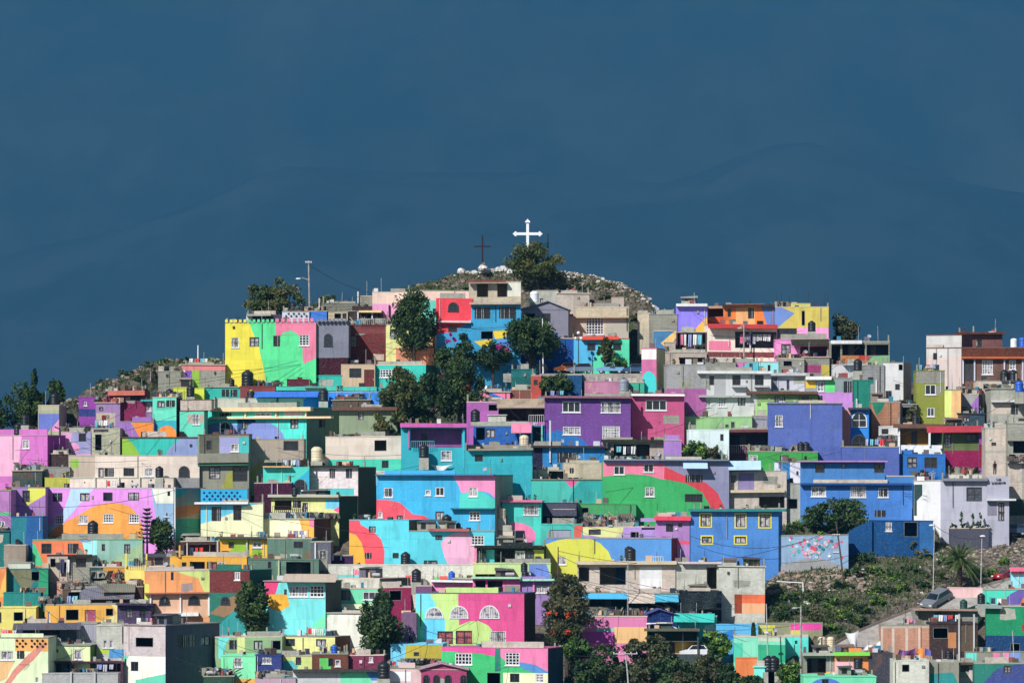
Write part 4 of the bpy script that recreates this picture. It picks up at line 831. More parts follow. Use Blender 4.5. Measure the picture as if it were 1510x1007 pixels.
h('lime veranda house under a grey slab',400,500,528,731,772,'ee9','s#bba:398,729,502,733 P#654:405,738,430,752 k:432,738,444,749 k:446,741,454,756 R#7df:480,736,500,750 M#f69:492,752;500,746;500,756 r#433:404,746,448,760 j:405,756,498,764',side='354')  # dark green side colour has the flank's shade painted in
# ---- lower centre
h('bright pink room with a white roof edge',636,698,0,856,884,'f9c','s#fff:636,855,700,858 B#f9c:668,852,698,857')
h('plum box room behind the pink room',613,637,0,863,884,'858')
h('pink-framed open terrace house',697,767,0,851,884,'f7b','P#322:701,856,716,875 P#334:719,856,741,873 R#998:744,863,766,874 k:727,865,742,873 s#aeb:695,850,768,853')
h('mauve terrace house end with a pink post',766,814,0,855,885,'a8c','c:789,863,809,874 p#f8c:787,855,880 s#aec:766,853,820,856')
h('lime, cyan and magenta house with three arched windows',613,773,790,874,962,'ce8','M#7ef:613,874;632,874;642,890;643,910;613,962 M#7fb:613,900;626,905;622,962;613,962 R#6df:626,912,656,955 M#e59:676,874;773,874;773,962;738,962;730,935;720,922;705,915;692,916;677,922 A:629,897,652,911 A:665,895,689,911 A:709,894,735,911 q:645,931,668,950 q:672,930,696,950 w:723,930,746,951',side='543',roof='668')
h('green and pink house with white grille windows',651,808,831,955,1035,'3c7','g:671,964,696,981 g:745,962,766,981 M#f5a:651,955;730,955;730,968;700,963;651,962 M#f8b:730,958;808,955;808,992;795,984;775,977;745,975 M#59d:765,976;790,980;808,990;808,998;770,986 R#ffc:742,992,808,1035 k:752,993,766,1006 R#287:730,955,738,990 g:790,993,802,1006 o:718,992,738,1010',side='145',roof='c69')
h('cyan and mustard low house beside the big mural',576,653,0,949,990,'7df','M#cb3:599,949;653,949;653,990;594,990 k:610,961,618,967 j:598,970,650,978')
h('mauve shaded house left of the big mural',592,614,0,904,960,'868')
h('dark maroon house with a wide opening',559,606,0,865,910,'925','o:574,870,592,885 R#fda:592,900,606,910')
h('maroon gabled chapel house with arched windows',621,688,0,986,1045,'b47','G#b9a:651,978 a#k:625,996,632,1010 a#k:640,996,647,1010 a#k:657,996,664,1010 a#k:680,996,687,1010')
h('white and pink low house beside the gabled chapel',570,622,0,984,1040,'ecc','R#fff:575,990,606,1004 t:566,974,1000')
h('yellow-green flat house with two black windows',415,494,520,938,966,'ee9','k:421,942,435,953 k:466,942,481,953 S#554:400,950,500,962'.replace(' S#554:400,950,500,962',''),side='853')
h('olive and aqua house with open doors',317,416,0,938,970,'9b8','M#7ee:322,938;340,938;332,950;332,970;322,970 k:338,943,349,957 k:374,944,387,958 o:400,944,414,958 M#ee9:350,938;361,938;361,970;350,970')
h('mint house with one pale pink window',326,377,0,966,1012,'8fb','c:345,969,357,983 R#fb5:342,1000,377,1012')
h('navy blue house with one white window',376,415,0,965,1008,'348','c:387,969,400,978')
h('lime house with a cyan splash',413,461,0,966,1000,'de8','M#5cc:415,975;430,973;440,982;432,994;415,994 k:436,968,444,980')
h('brown house with a green patch',460,513,0,963,1000,'743','R#6d6:471,970,488,990 k:484,970,492,982 c:494,972,502,982')
h('maroon shack right of the green patch',511,566,0,965,1000,'835','c:544,968,550,976 R#ddd:512,970,514,985')
h('white low wall with mint and blue panels',432,574,0,988,1035,'ddd','M#7eb:502,988;545,988;550,1010;502,1010 M#59d:538,988;556,988;562,1003;548,1003 M#f78:556,988;574,988;574,1002;562,1002 s#444:432,986,574,990')
h('grey-pink rubble house at the bottom edge',376,436,0,998,1035,'cab','j:378,990,434,998')
h('dark green scrap shed at the bottom edge',300,345,0,996,1035,'354','j:300,985,340,997')
h('grey block house with a wide black opening',183,244,316,921,1015,'kdcc','o:200,940,226,954 R#ffe:183,968,244,1015 k:193,976,204,990 M#6db:200,1003;244,993;244,1015;200,1015 M#6db:183,968;190,968;183,985 k:262,937,288,955 k:296,941,310,955',side='667',roof='a99')
h('grey block house with small white windows',142,184,0,921,982,'kddc','c:152,943,158,955 c:161,943,167,955 R#ce3:143,957,163,963 R#5ae:161,957,183,970')
h('purple house with two pale windows',174,223,0,890,930,'546','k:186,897,196,911 k:205,897,215,911 s#435:172,889,226,892')
h('amber house with a pink door and black openings',66,173,0,890,922,'fb4','o:97,898,116,914 d#b57:125,899,141,916 o:156,897,167,908 M#fe9:148,916;173,905;173,922;148,922 M#fe9:163,890;173,890;173,905 c:70,901,74,916 j:60,880,90,890')
h('yellow house with one square black window',-15,53,0,895,928,'fe7','o:20,902,34,915 o:-5,902,2,918')
h('slanted tin-roof shed with an open front',22,113,0,920,946,'456','P#334:26,925,88,941 S#t667:20,918,120,927 p#ccc:57,922,942')
h('corrugated grey tin shed beside the block house',112,143,0,918,946,'tbbc')
h('peach and mint house with a lattice band',-15,71,0,939,1025,'efc','R#fb6:22,939,71,960 L#310:23,942,40,955 L#310:45,942,69,955 M#e98:2,1015;18,990;40,966;60,950;71,946;50,972;25,995;12,1015 k:25,959,36,971 c:1,959,20,973 M#fc8:-15,973;22,973;10,1000;-15,1010 c:52,998,57,1006')
h('pale lime house with a tall white window',70,133,143,950,1000,'efb','k:80,957,86,962 c:109,957,121,972',side='7a4')
h('dark patio shack hung with washing',72,182,0,975,1004,'534','P#322:74,977,104,992 P#422:108,977,178,990 l:142,978,172,990 j:108,985,140,991')
h('grey parapet wall at the bottom left',62,174,0,992,1035,'kbbb','p#ccc:105,990,1020 p#ccc:140,990,1020')
# ---- lower right
h('unfinished concrete house with a white sheet',851,996,0,828,876,'kdcb','s#dca:849,827,998,832 o:853,836,869,857 o:884,836,923,862 R#eee:943,836,976,868 s#caa:849,871,1002,874 t:930,806,827 r#eee:960,820,978,827')
h('grey block house with a dark doorway',995,1063,0,829,876,'kddc','o:1042,836,1057,868 s#dcc:1005,828,1064,831 R#ccb:1063,840,1064,850')
h('plain grey block house with an orange base',1060,1128,0,834,904,'kddc','R#f74:1083,876,1128,890 R#fb8:1095,889,1128,904 R#a42:1083,876,1094,904')
h('dark tarpaulin yard house below the white sheet',855,1003,0,874,908,'244','S#4be:858,875,925,882 S#dcb:925,875,965,888 S#4bd:965,876,1000,886 P#133:862,884,998,904 p#ddd:925,875,905 j:870,894,990,906')
h('black netting fence shed beside the yard',1002,1064,0,871,910,'123','p#333:1040,872,910')
h('indigo low wall above the pink wall',888,954,0,898,914,'447')
h('pink and peach wall below the indigo strip',858,954,0,908,948,'e8b','R#fc8:905,924,954,948 R#d5b:862,931,906,948 R#9dc:880,926,906,931')
h('dark blue pitched shed with lilac roof',953,998,0,906,936,'137','G#559:972,898')
h('turquoise tin-roofed house by the grey carport',994,1056,0,908,934,'3dc','S#2cb:994,904,1054,916 M#dfe:1040,922;1056,918;1056,934;1036,934')
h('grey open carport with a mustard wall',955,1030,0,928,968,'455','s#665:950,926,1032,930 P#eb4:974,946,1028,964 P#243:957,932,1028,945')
h('blue painted graffiti wall behind the cypress',1056,1118,0,920,942,'5be','M#28d:1058,935;1080,928;1095,942;1058,942')
h('yellow and magenta graffiti wall under the slope',1117,1213,0,918,939,'997','R#dd4:1117,921,1143,935 R#e4a:1166,918,1211,929 R#cc4:1166,929,1180,936')
h('mint and green mural house behind the cypress',1082,1158,0,938,976,'8ec','R#2b8:1118,950,1158,976 R#dec:1118,940,1155,945 R#4db:1082,948,1095,976')
h('aqua house beside the concrete lamp post',1157,1192,0,937,966,'5ed','k:1172,944,1176,949')
h('orange low wall at the foot of the scrub',1085,1117,0,969,994,'f84')
h('small cyan box shed beside the black tanks',1112,1128,0,982,1000,'7fe')
h('grey shack with stacked black tanks inside',1185,1232,0,964,1000,'k998','P#322:1190,970,1218,992 s#bba:1183,962,1234,966 R#f84:1190,970,1198,980 R#fc4:1212,990,1234,998')
h('orange and pink house with a lime roof edge',1231,1282,0,962,1004,'f95','R#fbc:1231,975,1258,1004 s#8e4:1229,961,1282,966 k:1234,970,1238,974 k:1259,970,1272,985 t:1265,970,986')
h('dark grey tin shed right of the lime roof edge',1281,1317,0,962,1006,'t445','R#333:1312,975,1317,990')
h('mint and blue house at the bottom edge',1185,1292,0,996,1040,'7eb','E#58d:1218,1016,26,16 k:1212,1001,1222,1010')
h('white block house with a broken opening',1317,1370,0,973,1035,'keed','o:1330,979,1341,990')
h('grey and teal painted house at the bottom',1369,1414,0,975,1035,'998','M#299:1369,993;1405,991;1414,1010;1414,1035;1369,1035')
h('small grey house with a square window',1412,1439,0,977,1012,'dcc','k:1416,981,1429,990 s#654:1410,976,1440,979')
h('dark green and navy house in the bottom right corner',1437,1530,0,977,1035,'287','M#459:1445,1012;1470,986;1500,979;1530,979;1530,1035;1445,1035 k:1480,981,1491,992')
h('brick panel house with concrete columns',1299,1374,0,921,970,'rd97','R#dcb:1315,921,1319,970 R#dcb:1335,921,1339,970 R#dcb:1354,921,1358,970 R#dcb:1299,921,1302,970 R#cba:1299,921,1374,926 s#cb9:1350,899,1440,902'.replace(' s#cb9:1350,899,1440,902',''))
h('half-built dark brick shed with a torn wall',1373,1442,0,918,978,'433','o:1376,925,1398,941 p#ccc:1414,905,975 p#ccc:1436,905,975 R#c85:1398,932,1410,955 R#654:1416,922,1440,960')
h('cluttered concrete roof shed with hung whites',1350,1442,0,899,925,'k998','s#b98:1346,897,1442,900 P#998:1354,902,1412,920 l:1375,905,1415,918 n:0,0,0'.replace(' n:0,0,0','')+' t#n:1421,883,904')
h('turquoise and purple arch mural house',1455,1530,0,868,905,'4ec','M#76b:1470,905;1478,888;1490,875;1505,868;1530,866;1530,890;1505,905 M#f84:1500,900;1508,882;1530,872;1530,905 t:1447,874,890')
h('emerald house with a slab roof at the right edge',1454,1530,0,893,975,'096','R#147:1440,937,1530,975 s#9aa:1438,893,1478,897 o:1490,948,1504,960 R#a42:1507,920,1530,930')
h('pale blue room with a red roof edge at the right',1491,1530,0,838,872,'9ef','s#f79:1489,836,1530,842 R#f79:1491,842,1530,846')
h('pale pink low wall beside the silver car',1400,1449,0,866,882,'fcc')
h('pastel low wall in turquoise, pink and blue',1424,1530,0,960,980,'998','R#6ed:1424,961,1440,980 R#f8b:1464,961,1474,972 R#f9c:1478,960,1488,972 R#8ae:1490,960,1505,974 j:1442,958,1462,966')
h('stone retaining wall below the parked cars',855,952,0,553,566,'kcb9')
# ================================================================ terrain
def interp(tab, x):
    if x <= tab[0][0]: return tab[0][1]
    for (a, b), (c, d) in zip(tab, tab[1:]):
        if x <= c: return b + (d - b) * (x - a) / (c - a)
    return tab[-1][1]
SIL = [(-900, 1500), (-300, 820), (-60, 668), (0, 648), (40, 620), (90, 596), (120, 578), (170, 557), (210, 540), (250, 530), (330, 528), (400, 500), (480, 470), (540, 452), (600, 428), (640, 411), (680, 402), (720, 396), (760, 399), (800, 401), (850, 402), (890, 410), (925, 420), (955, 436), (985, 462), (1040, 480), (1200, 492), (1290, 520), (1360, 545), (1510, 560), (1700, 620), (2000, 800), (2600, 1500)]
def ground_z(x, Y):
    """height of the hillside before the terraces are cut"""
    px = 755 + x * F / (Y + CAMD); py = 1007 - Y / KD; s = interp(SIL, px)
    if py >= s: z = ZZ(py, Y)
    else:
        Yc = YY(s); z = ZZ(s, Yc) - .5 * (Y - Yc) - .012 * (Y - Yc) ** 1.5
    return z
def open_slope(px, py):
    """how much of the ground is bare hill (rocky dome, right-hand slope)"""
    a = max(0, min(1, (px - 1110) / 40)) * max(0, min(1, (py - 745) / 30))
    b = max(0, min(1, (470 - py) / 30))
    return max(a, b)
ROAD_UP = [(1540, 842), (1490, 856), (1452, 866), (1400, 884), (1352, 899), (1300, 919), (1262, 935), (1232, 952), (1200, 966)]
ROAD_DN = [(1540, 868), (1490, 879), (1458, 886), (1425, 898), (1385, 912), (1335, 934), (1292, 953), (1266, 968), (1238, 984)]
def in_poly(p, poly):
    x, y = p; c = False; n = len(poly)
    for i in range(n):
        (x1, y1), (x2, y2) = poly[i], poly[i - 1]
        if (y1 > y) != (y2 > y) and x < (x2 - x1) * (y - y1) / (y2 - y1) + x1: c = not c
    return c
ROADP = ROAD_UP + ROAD_DN[::-1]

def soil_mat(name, c1, c2, c3, sc):
    m, t, N, L = nt_new(name)
    tc = N('ShaderNodeTexCoord'); v = tc.outputs['Object']
    a = noisen(t, v, .16 * sc, 5, .65); b_ = noisen(t, v, .9 * sc, 5, .7); c = noisen(t, v, 4.0 * sc, 3, .7)
    vo = N('ShaderNodeTexVoronoi'); vo.inputs['Scale'].default_value = 1.3 * sc; L(v, vo.inputs['Vector'])
    col = mixc(t, rampn(t, b_, .4, .62), c1, c2); col = mixc(t, rampn(t, a, .5, .62), col, c3)
    if sc > .1: col = mixc(t, rampn(t, c, .5, .75, 0, .5), col, (.26, .22, .18, 1))
    bs = N('ShaderNodeBsdfPrincipled'); L(col, bs.inputs['Base Color']); bs.inputs['Roughness'].default_value = .95; bs.inputs['Specular IOR Level'].default_value = .08
    bp = N('ShaderNodeBump'); bp.inputs['Strength'].default_value = .9; bp.inputs['Distance'].default_value = .35
    hh = mathn(t, 'ADD', mathn(t, 'MULTIPLY', vo.outputs['Distance'], .8), b_); L(hh, bp.inputs['Height']); L(bp.outputs[0], bs.inputs['Normal'])
    o = N('ShaderNodeOutputMaterial'); L(bs.outputs[0], o.inputs[0]); return m
M_SOIL = soil_mat('dry_earth', (.15, .125, .10, 1), (.07, .06, .048, 1), (.042, .058, .028, 1), 1.0)
M_VALLEY = soil_mat('valley_floor', (.05, .055, .04, 1), (.035, .045, .03, 1), (.07, .065, .05, 1), .004)
PADS.append(([(XX(1462, 43), 40.8), (XX(1530, 43), 40.8), (XX(1530, 43), 46), (XX(1462, 43), 46)], ZZ(789, 43)))
def build_terrain():
    step = 1.0; nx, ny = 300, 330; x0, y0 = -150.0, -100.0; Z = []
    for j in range(ny + 1):
        for i in range(nx + 1):
            x, y = x0 + i * step, y0 + j * step; z = ground_z(x, y)
            px = 755 + x * F / (y + CAMD); py = 1007 - y / KD; s = interp(SIL, px)
            n = mnoise.noise((x * .21, y * .21, 3)) * .6 + mnoise.noise((x * .6, y * .6, 9)) * .35 + mnoise.noise((x * 1.3, y * 1.3, 5)) * .2
            ow = open_slope(px, max(py, s)); 
            if px < 350: ow = max(ow, max(0, min(1, (s + 30 - py) / 12)))
            if py < s: ow = max(ow, .4)
            if in_poly((px, py), ROADP) or in_poly((px, py - 12), ROADP) or in_poly((px, py + 10), ROADP): ow = 0; n = -.3
            z += n * .75 * ow - (1 - ow) * (3.0 + .3 * abs(n)); Z.append(z)
    for poly, zb in PADS:
        xs = [p[0] for p in poly]; ys = [p[1] for p in poly]
        for j in range(max(0, int(min(ys) - y0)), min(ny, int(max(ys) - y0) + 2) + 1):
            for i in range(max(0, int(min(xs) - x0)), min(nx, int(max(xs) - x0) + 2) + 1):
                if in_poly((x0 + i, y0 + j), poly):
                    k = j * (nx + 1) + i
                    if Z[k] > zb - .06: Z[k] = zb - .06
    mb = MB(); mb.v = [(x0 + (k % (nx + 1)) * step, y0 + (k // (nx + 1)) * step, Z[k]) for k in range(len(Z))]
    mi = mb.mi(M_SOIL)
    for j in range(ny):
        for i in range(nx):
            a = j * (nx + 1) + i; mb.f.append((a, a + 1, a + nx + 2, a + nx + 1)); mb.m.append(mi); mb.uv.append([(0, 0)] * 4)
    o = mb.build('terrain', None, True); setting(o)
    global TZ
    def TZ(x, y):
        i, j = min(max(x - x0, 0), nx - 1.001), min(max(y - y0, 0), ny - 1.001); a, b = int(i), int(j); u, v = i - a, j - b; q = b * (nx + 1) + a
        return (Z[q] * (1 - u) + Z[q + 1] * u) * (1 - v) + (Z[q + nx + 1] * (1 - u) + Z[q + nx + 2] * u) * v
    return o
# ================================================================ plants
def leaf_mat(name, c, var=.35):
    m, t, N, L = nt_new(name); g = N('ShaderNodeNewGeometry'); n = N('ShaderNodeMapRange'); L(g.outputs['Random Per Island'], n.inputs['Value'])
    n.inputs['To Min'].default_value = 1 - var; n.inputs['To Max'].default_value = 1 + var
    hs = N('ShaderNodeHueSaturation'); hs.inputs['Color'].default_value = (c[0] * 1.7, c[1] * 1.75, c[2] * 1.3, 1); L(n.outputs[0], hs.inputs['Value'])
    b = N('ShaderNodeBsdfPrincipled'); L(hs.outputs[0], b.inputs['Base Color']); b.inputs['Roughness'].default_value = .65; b.inputs['Specular IOR Level'].default_value = .25
    tr = N('ShaderNodeBsdfTranslucent'); L(hs.outputs[0], tr.inputs['Color']); mx = N('ShaderNodeMixShader'); mx.inputs[0].default_value = .22
    L(b.outputs[0], mx.inputs[1]); L(tr.outputs[0], mx.inputs[2]); o = N('ShaderNodeOutputMaterial'); L(mx.outputs[0], o.inputs[0]); return m
LEAF = {'d': [leaf_mat('dark_leaf', (.020, .040, .017)), leaf_mat('dark_blue_leaf', (.016, .034, .022)), leaf_mat('mid_leaf', (.038, .062, .022))],
        'o': [leaf_mat('olive_leaf', (.050, .064, .026)), leaf_mat('dark_olive_leaf', (.030, .044, .020)), leaf_mat('dry_leaf', (.085, .080, .036))],
        'g': [leaf_mat('green_leaf', (.035, .075, .022)), leaf_mat('deep_leaf', (.020, .045, .018)), leaf_mat('bright_leaf', (.10, .16, .035))],
        'm': [leaf_mat('magenta_flower', (.26, .02, .22))], 'r': [leaf_mat('red_flower', (.34, .045, .02))],
        'b': [leaf_mat('brown_twig', (.060, .055, .036)), leaf_mat('grey_green_leaf', (.050, .058, .036)), leaf_mat('dark_leaf_b', (.028, .036, .020))]}
M_BARK = plain('bark', (.055, .042, .033), .95, .1, 0, .4, 3)
def leaves(mb, c, rad, n, mats, size, clumps=18, flat=1.0, cone=0.0):
    cs = []
    for i in range(clumps):
        while True:
            v = Vector((R(-1, 1), R(-1, 1), R(-1, 1)))
            if .3 < v.length < 1: break
        if i % 4 == 0: v *= R(1.0, 1.22)
        if cone: k = 1 - cone * (v.z * .5 + .5); v.x *= k; v.y *= k
        cs.append((v, R(.14, .26) if i % 4 == 0 else R(.24, .46), random.choice(mats)))
    per = max(8, n // clumps)
    for v, r, m0 in cs:
        for i in range(per):
            d = Vector((random.gauss(0, 1), random.gauss(0, 1), random.gauss(0, 1))).normalized() * r * (random.random() ** .45)
            p = v + d; p = Vector((c[0] + p.x * rad[0], c[1] + p.y * rad[1], c[2] + p.z * rad[2]))
            a = Vector((R(-1, 1), R(-1, 1), R(-1, 1))).normalized(); b = a.cross(Vector((R(-1, 1), R(-1, 1), R(-1, 1)))).normalized()
            s = size * R(.6, 1.3); m = m0 if random.random() < .75 else random.choice(mats)
            mb.face([tuple(p - a * s), tuple(p + b * s * .5), tuple(p + a * s), tuple(p - b * s * .5)], m, [(0, 0), (1, 0), (1, 1), (0, 1)])
def crown_tree(label, x0, x1, y0, y1, ybase, kind='d', n=1900, Y=None, name='tree', cat='tree', group='trees on the hillside', size=.27, cone=0, trunk=True, extra=None, clumps=20, split=1):
    """crown fills the pixel box x0..x1, y0..y1; the trunk stands on the ground seen at ybase"""
    Y = YY(ybase) if Y is None else Y; s = (Y + CAMD) / F; cx, cz = XX((x0 + x1) / 2, Y), ZZ((y0 + y1) / 2, Y); rx, rz = (x1 - x0) / 2 * s, (y1 - y0) / 2 * s; ry = min(rx, 4.0)
    zb = min(TZ(cx, Y), ZZ(ybase, Y)) - .1; root = empty(name, (cx, Y, zb)); tag(root, label, cat, group); mb = MB()
    leaves(mb, (cx, Y, cz), (rx * .88, ry, rz * .88), int(n * 1.75), LEAF[kind], size, int(clumps * 1.6), cone=cone)
    if extra:
        for (ex, ey, er, k2, nn) in extra: leaves(mb, (XX(ex, Y - ry * .6), Y - ry * .75, ZZ(ey, Y)), (er * s, .7, er * s * .8), nn, LEAF[k2], size * .8, 6)
    mb.build('crown', root)
    if trunk:
        tb = MB(); top = Vector((cx, Y, cz)); b0 = Vector((cx + R(-.2, .2), Y, zb)); k = max(.1, min(.34, rx * .075))
        mid = b0.lerp(top, .55) + Vector((R(-.2, .2), 0, 0)); tb.tube([b0, mid, top], [k * 1.3, k, k * .5], M_BARK, 7)
        for q in range(6):
            e = top + Vector((R(-.75, .75) * rx, R(-.6, .6) * ry, R(-.3, .75) * rz)); st = b0.lerp(top, R(.45, .85)); tb.tube([st, st.lerp(e, .5) + Vector((0, 0, .2)), e], [k * .5, k * .32, k * .12], M_BARK, 5)
        tb.build('trunk', root)
    return root
def build_plants():
    T = crown_tree
    T('dark rounded tree behind the battlements of the castle house', 358, 452, 413, 470, 478, 'o', 2600, clumps=26, Y=112)
    T('small round olive tree right of the lamp post on the skyline', 463, 499, 431, 470, 480, 'o', 900, Y=111)
    T('tall dark conical tree before the orange block house', 573, 649, 426, 519, 549, 'd', 5600, cone=.42, clumps=40, Y=90.8, size=.26)
    T('broad tree on the hilltop in front of the white cross', 750, 833, 360, 414, 432, 'o', 3000, clumps=26, Y=115, size=.25)
    T('dark shrub with magenta blossom below the blue house', 640, 712, 494, 552, 556, 'd', 2200, Y=90, extra=[(662, 502, 10, 'm', 130)], name='flowering_tree')
    T('dark shrub with magenta blossom beside the yellow patch', 704, 752, 500, 548, 556, 'd', 1300, Y=89.6, extra=[(738, 516, 10, 'm', 130)], name='flowering_tree')
    T('spreading dark tree behind the white lamp pole', 744, 826, 463, 532, 549, 'd', 3000, Y=90, clumps=26)
    T('light olive tree at the left of the central thicket', 556, 622, 543, 618, 640, 'o', 3000, Y=74, clumps=26)
    T('dense dark tree in the middle of the central thicket', 600, 668, 552, 640, 645, 'd', 3000, Y=75, clumps=26)
    T('tall dark tree at the right of the central thicket', 645, 712, 526, 624, 640, 'd', 3200, Y=76, clumps=26)
    T('low olive bush under the beige water tank', 548, 604, 605, 645, 646, 'o', 1300, Y=72.9, trunk=False, name='bush', cat='bush')
    T('small round tree in front of the mint house', 880, 906, 499, 534, 549, 'b', 700, Y=91.0)
    T('dark bush beside the mint house wall', 892, 926, 528, 548, 549, 'g', 600, Y=90.9, trunk=False, name='bush', cat='bush')
    T('dark shrub between the red brick house and blue house', 796, 850, 550, 588, 588, 'd', 1500, Y=82.8, trunk=False, name='bush', cat='bush')
    T('green garden shrub against the white-mint house', 1006, 1046, 652, 690, 692, 'g', 1100, Y=62.0, trunk=False, name='bush', cat='bush')
    T('grey-green thorny shrub right of the garden shrub', 1040, 1064, 656, 690, 692, 'b', 500, Y=62.0, trunk=False, name='bush', cat='bush')
    T('tall dark tree above the grey tank house on the left skyline', 34, 58, 545, 622, 640, 'd', 1300, Y=76)
    T('wide dark tree on the left skyline', 4, 76, 562, 640, 640, 'd', 2200, Y=77)
    T('small dark tree right of the others on the left skyline', 69, 97, 559, 600, 610, 'd', 800, Y=86)
    T('bushy dark tree between the two taller ones on the left skyline', 46, 84, 584, 640, 640, 'd', 1500, Y=78)
    T('dark tree cut by the left frame edge', -22, 12, 590, 650, 650, 'd', 1000, Y=75)
    T('grey-olive tree behind the yellow and pink house', 1222, 1269, 462, 508, 510, 'b', 1100, Y=105)
    T('tree with dark trunk before the royal blue house', 1188, 1276, 729, 790, 800, 'd', 2300, Y=43, clumps=24)
    T('slim dark tree beside the brown sheet-clad house', 348, 402, 852, 938, 945, 'd', 2800, Y=12.6, clumps=30)
    T('big dark tree by the cream house wall at the bottom', 524, 594, 876, 972, 985, 'd', 3600, Y=5.5, clumps=34)
    T('upper dark tree behind the maroon house opening', 548, 578, 868, 912, 965, 'd', 900, Y=10)
    T('brown-twigged tree with red blossom beside the big mural', 796, 872, 868, 968, 985, 'b', 2600, Y=8.5, clumps=28, extra=[(812, 902, 9, 'r', 36), (818, 925, 12, 'r', 60), (834, 930, 9, 'r', 44), (840, 905, 7, 'r', 24)], name='flowering_tree')
    T('dark tree behind the mauve terrace end', 806, 866, 846, 900, 912, 'b', 1600, Y=20)
    T('bright green leafy bush under the red blossom', 824, 872, 930, 975, 985, 'g', 1300, Y=5.0, trunk=False, name='bush', cat='bush', extra=[(850, 952, 14, 'g', 200)])
    T('grey-brown bush below the mustard wall', 922, 992, 930, 985, 990, 'b', 1800, Y=5.5, trunk=False, name='bush', cat='bush')
    T('green bush right of the white car', 1030, 1082, 930, 968, 972, 'g', 1300, Y=9.5, trunk=False, name='bush', cat='bush')
    T('feathery tree behind the lilac house with orange arch', 216, 256, 766, 822, 832, 'd', 1800, Y=37.5)
    T('yellow-flowered shrub at the bottom edge by the lamp post', 1145, 1182, 972, 1012, 1015, 'g', 900, Y=-1.2, trunk=False, name='bush', cat='bush')
    T('olive shrub behind the grey column shack', 1326, 1362, 592, 634, 634, 'b', 700, Y=75.0, trunk=False, name='bush', cat='bush')
    # dark scrub filling the foot of the picture
    k = 0
    for (a, b, c, d, kd) in [(862, 930, 952, 1012, 'd'), (900, 960, 968, 1018, 'b'), (955, 1020, 966, 1020, 'd'), (1010, 1070, 965, 1015, 'b'), (1050, 1098, 975, 1020, 'd'), (832, 880, 975, 1020, 'd'), (985, 1040, 985, 1025, 'b'), (1090, 1130, 995, 1025, 'd')]:
        k += 1; pos = ['dark scrub bush right of the green and pink house', 'grey scrub bush under the utility pole crossarms', 'dark scrub bush under the white car', 'grey scrub bush in front of the green bush', 'dark scrub bush left of the orange low wall', 'dark scrub bush at the foot of the dark teal flank', 'grey scrub bush at the bottom edge below the car', 'dark scrub bush at the bottom edge below the cyan box'][k - 1]
        T(pos, a, b, c, d, d, kd, 1500, Y=YY(d) + 3, trunk=False, name='bush', cat='bush', group='scrub at the foot of the hill')
    # pines and palm
    conifer('Norfolk pine with flat tiers before the orange arch mural', 217, 749, 800, 15, 36.8)
    cypress('slim dark cypress beside the graffiti wall', 1111, 919, 970, 6, 8.2)
    palm('date palm with drooping fronds on the rocky slope', 1415, 826, 868, 27.5)
    # scrub on the open slope: each shrub a thing
    rng = random.Random(5)
    spots = [(1320, 796, 22), (1345, 803, 20), (1300, 806, 16), (1365, 812, 14), (1275, 822, 16), (1262, 845, 16), (1290, 838, 12), (1240, 858, 14), (1318, 846, 14), (1345, 838, 12), (1380, 846, 13), (1200, 876, 18), (1225, 884, 16), (1165, 880, 14), (1250, 888, 15), (1180, 898, 18), (1215, 905, 20), (1245, 906, 16), (1270, 896, 14), (1295, 884, 11), (1150, 900, 18), (1142, 916, 12), (1230, 922, 12), (1264, 914, 12), (1188, 768, 16), (1170, 780, 13), (1222, 790, 17), (1200, 798, 14), (1242, 802, 13), (1395, 828, 10), (1440, 842, 12), (1330, 866, 11), (1310, 870, 10), (1360, 862, 10), (1286, 866, 12), (1462, 842, 10), (1478, 826, 9), (1430, 790, 10), (1410, 786, 9), (1448, 778, 8), (1170, 775, 10)]
    place = lambda x, y: ('beneath the deep blue wall' if y < 830 and x > 1255 else 'beside the flower mural' if y < 815 else 'along the ramp road edge' if x > 1290 else 'under the stone outcrop')
    for x, y, r in spots:
        Y = YY(y + r * .5); kd = rng.choice('dgbdo'); s = (Y + CAMD) / F; c = P3(x, y, Y); c.z = TZ(c.x, Y) + r * s * .32
        root = empty('shrub', (c.x, Y, TZ(c.x, Y))); tag(root, f"{'dark green' if kd in 'dg' else 'grey-olive'} shrub on the rocky slope {place(x, y)}", 'shrub', f"{'dark green' if kd in 'dg' else 'grey-olive'} shrubs {place(x, y)}")
        mb = MB(); leaves(mb, c, (r * s * 1.1, r * s, r * s * .66), 620, LEAF[kd], .2, 16); mb.build('foliage', root)
    for x, y, r in [(590, 440, 9), (618, 418, 7), (655, 412, 6), (690, 428, 9), (720, 424, 8), (745, 420, 8), (845, 425, 13), (868, 428, 14), (890, 438, 12), (912, 440, 9), (935, 455, 12), (950, 470, 12), (940, 500, 14), (955, 515, 12), (930, 520, 9), (900, 424, 8), (965, 462, 7), (830, 424, 9), (120, 580, 9), (150, 565, 8), (185, 552, 12), (215, 540, 10), (240, 536, 9), (275, 532, 8), (205, 560, 8), (310, 530, 6)]:
        Y = YY(y) ; c = P3(x, y, Y); s = (Y + CAMD) / F; root = empty('shrub', (c.x, Y, TZ(c.x, Y))); kd = rng.choice('ogbd' if x < 330 else 'obbd'); c.z = TZ(c.x, Y) + r * s * .2
        pl = 'left ridge' if x < 330 else 'stony hilltop' if y < 450 else 'gully beside the hilltop'
        tag(root, f"low {'dark green' if kd in 'dg' else 'dry olive'} shrub growing on the {pl}", 'shrub', f"{'dark green' if kd in 'dg' else 'dry olive'} shrubs on the {pl}")
        mb = MB(); leaves(mb, c, (r * s, r * s * .9, r * s * .5), 320, LEAF[kd], .2, 10); mb.build('foliage', root)
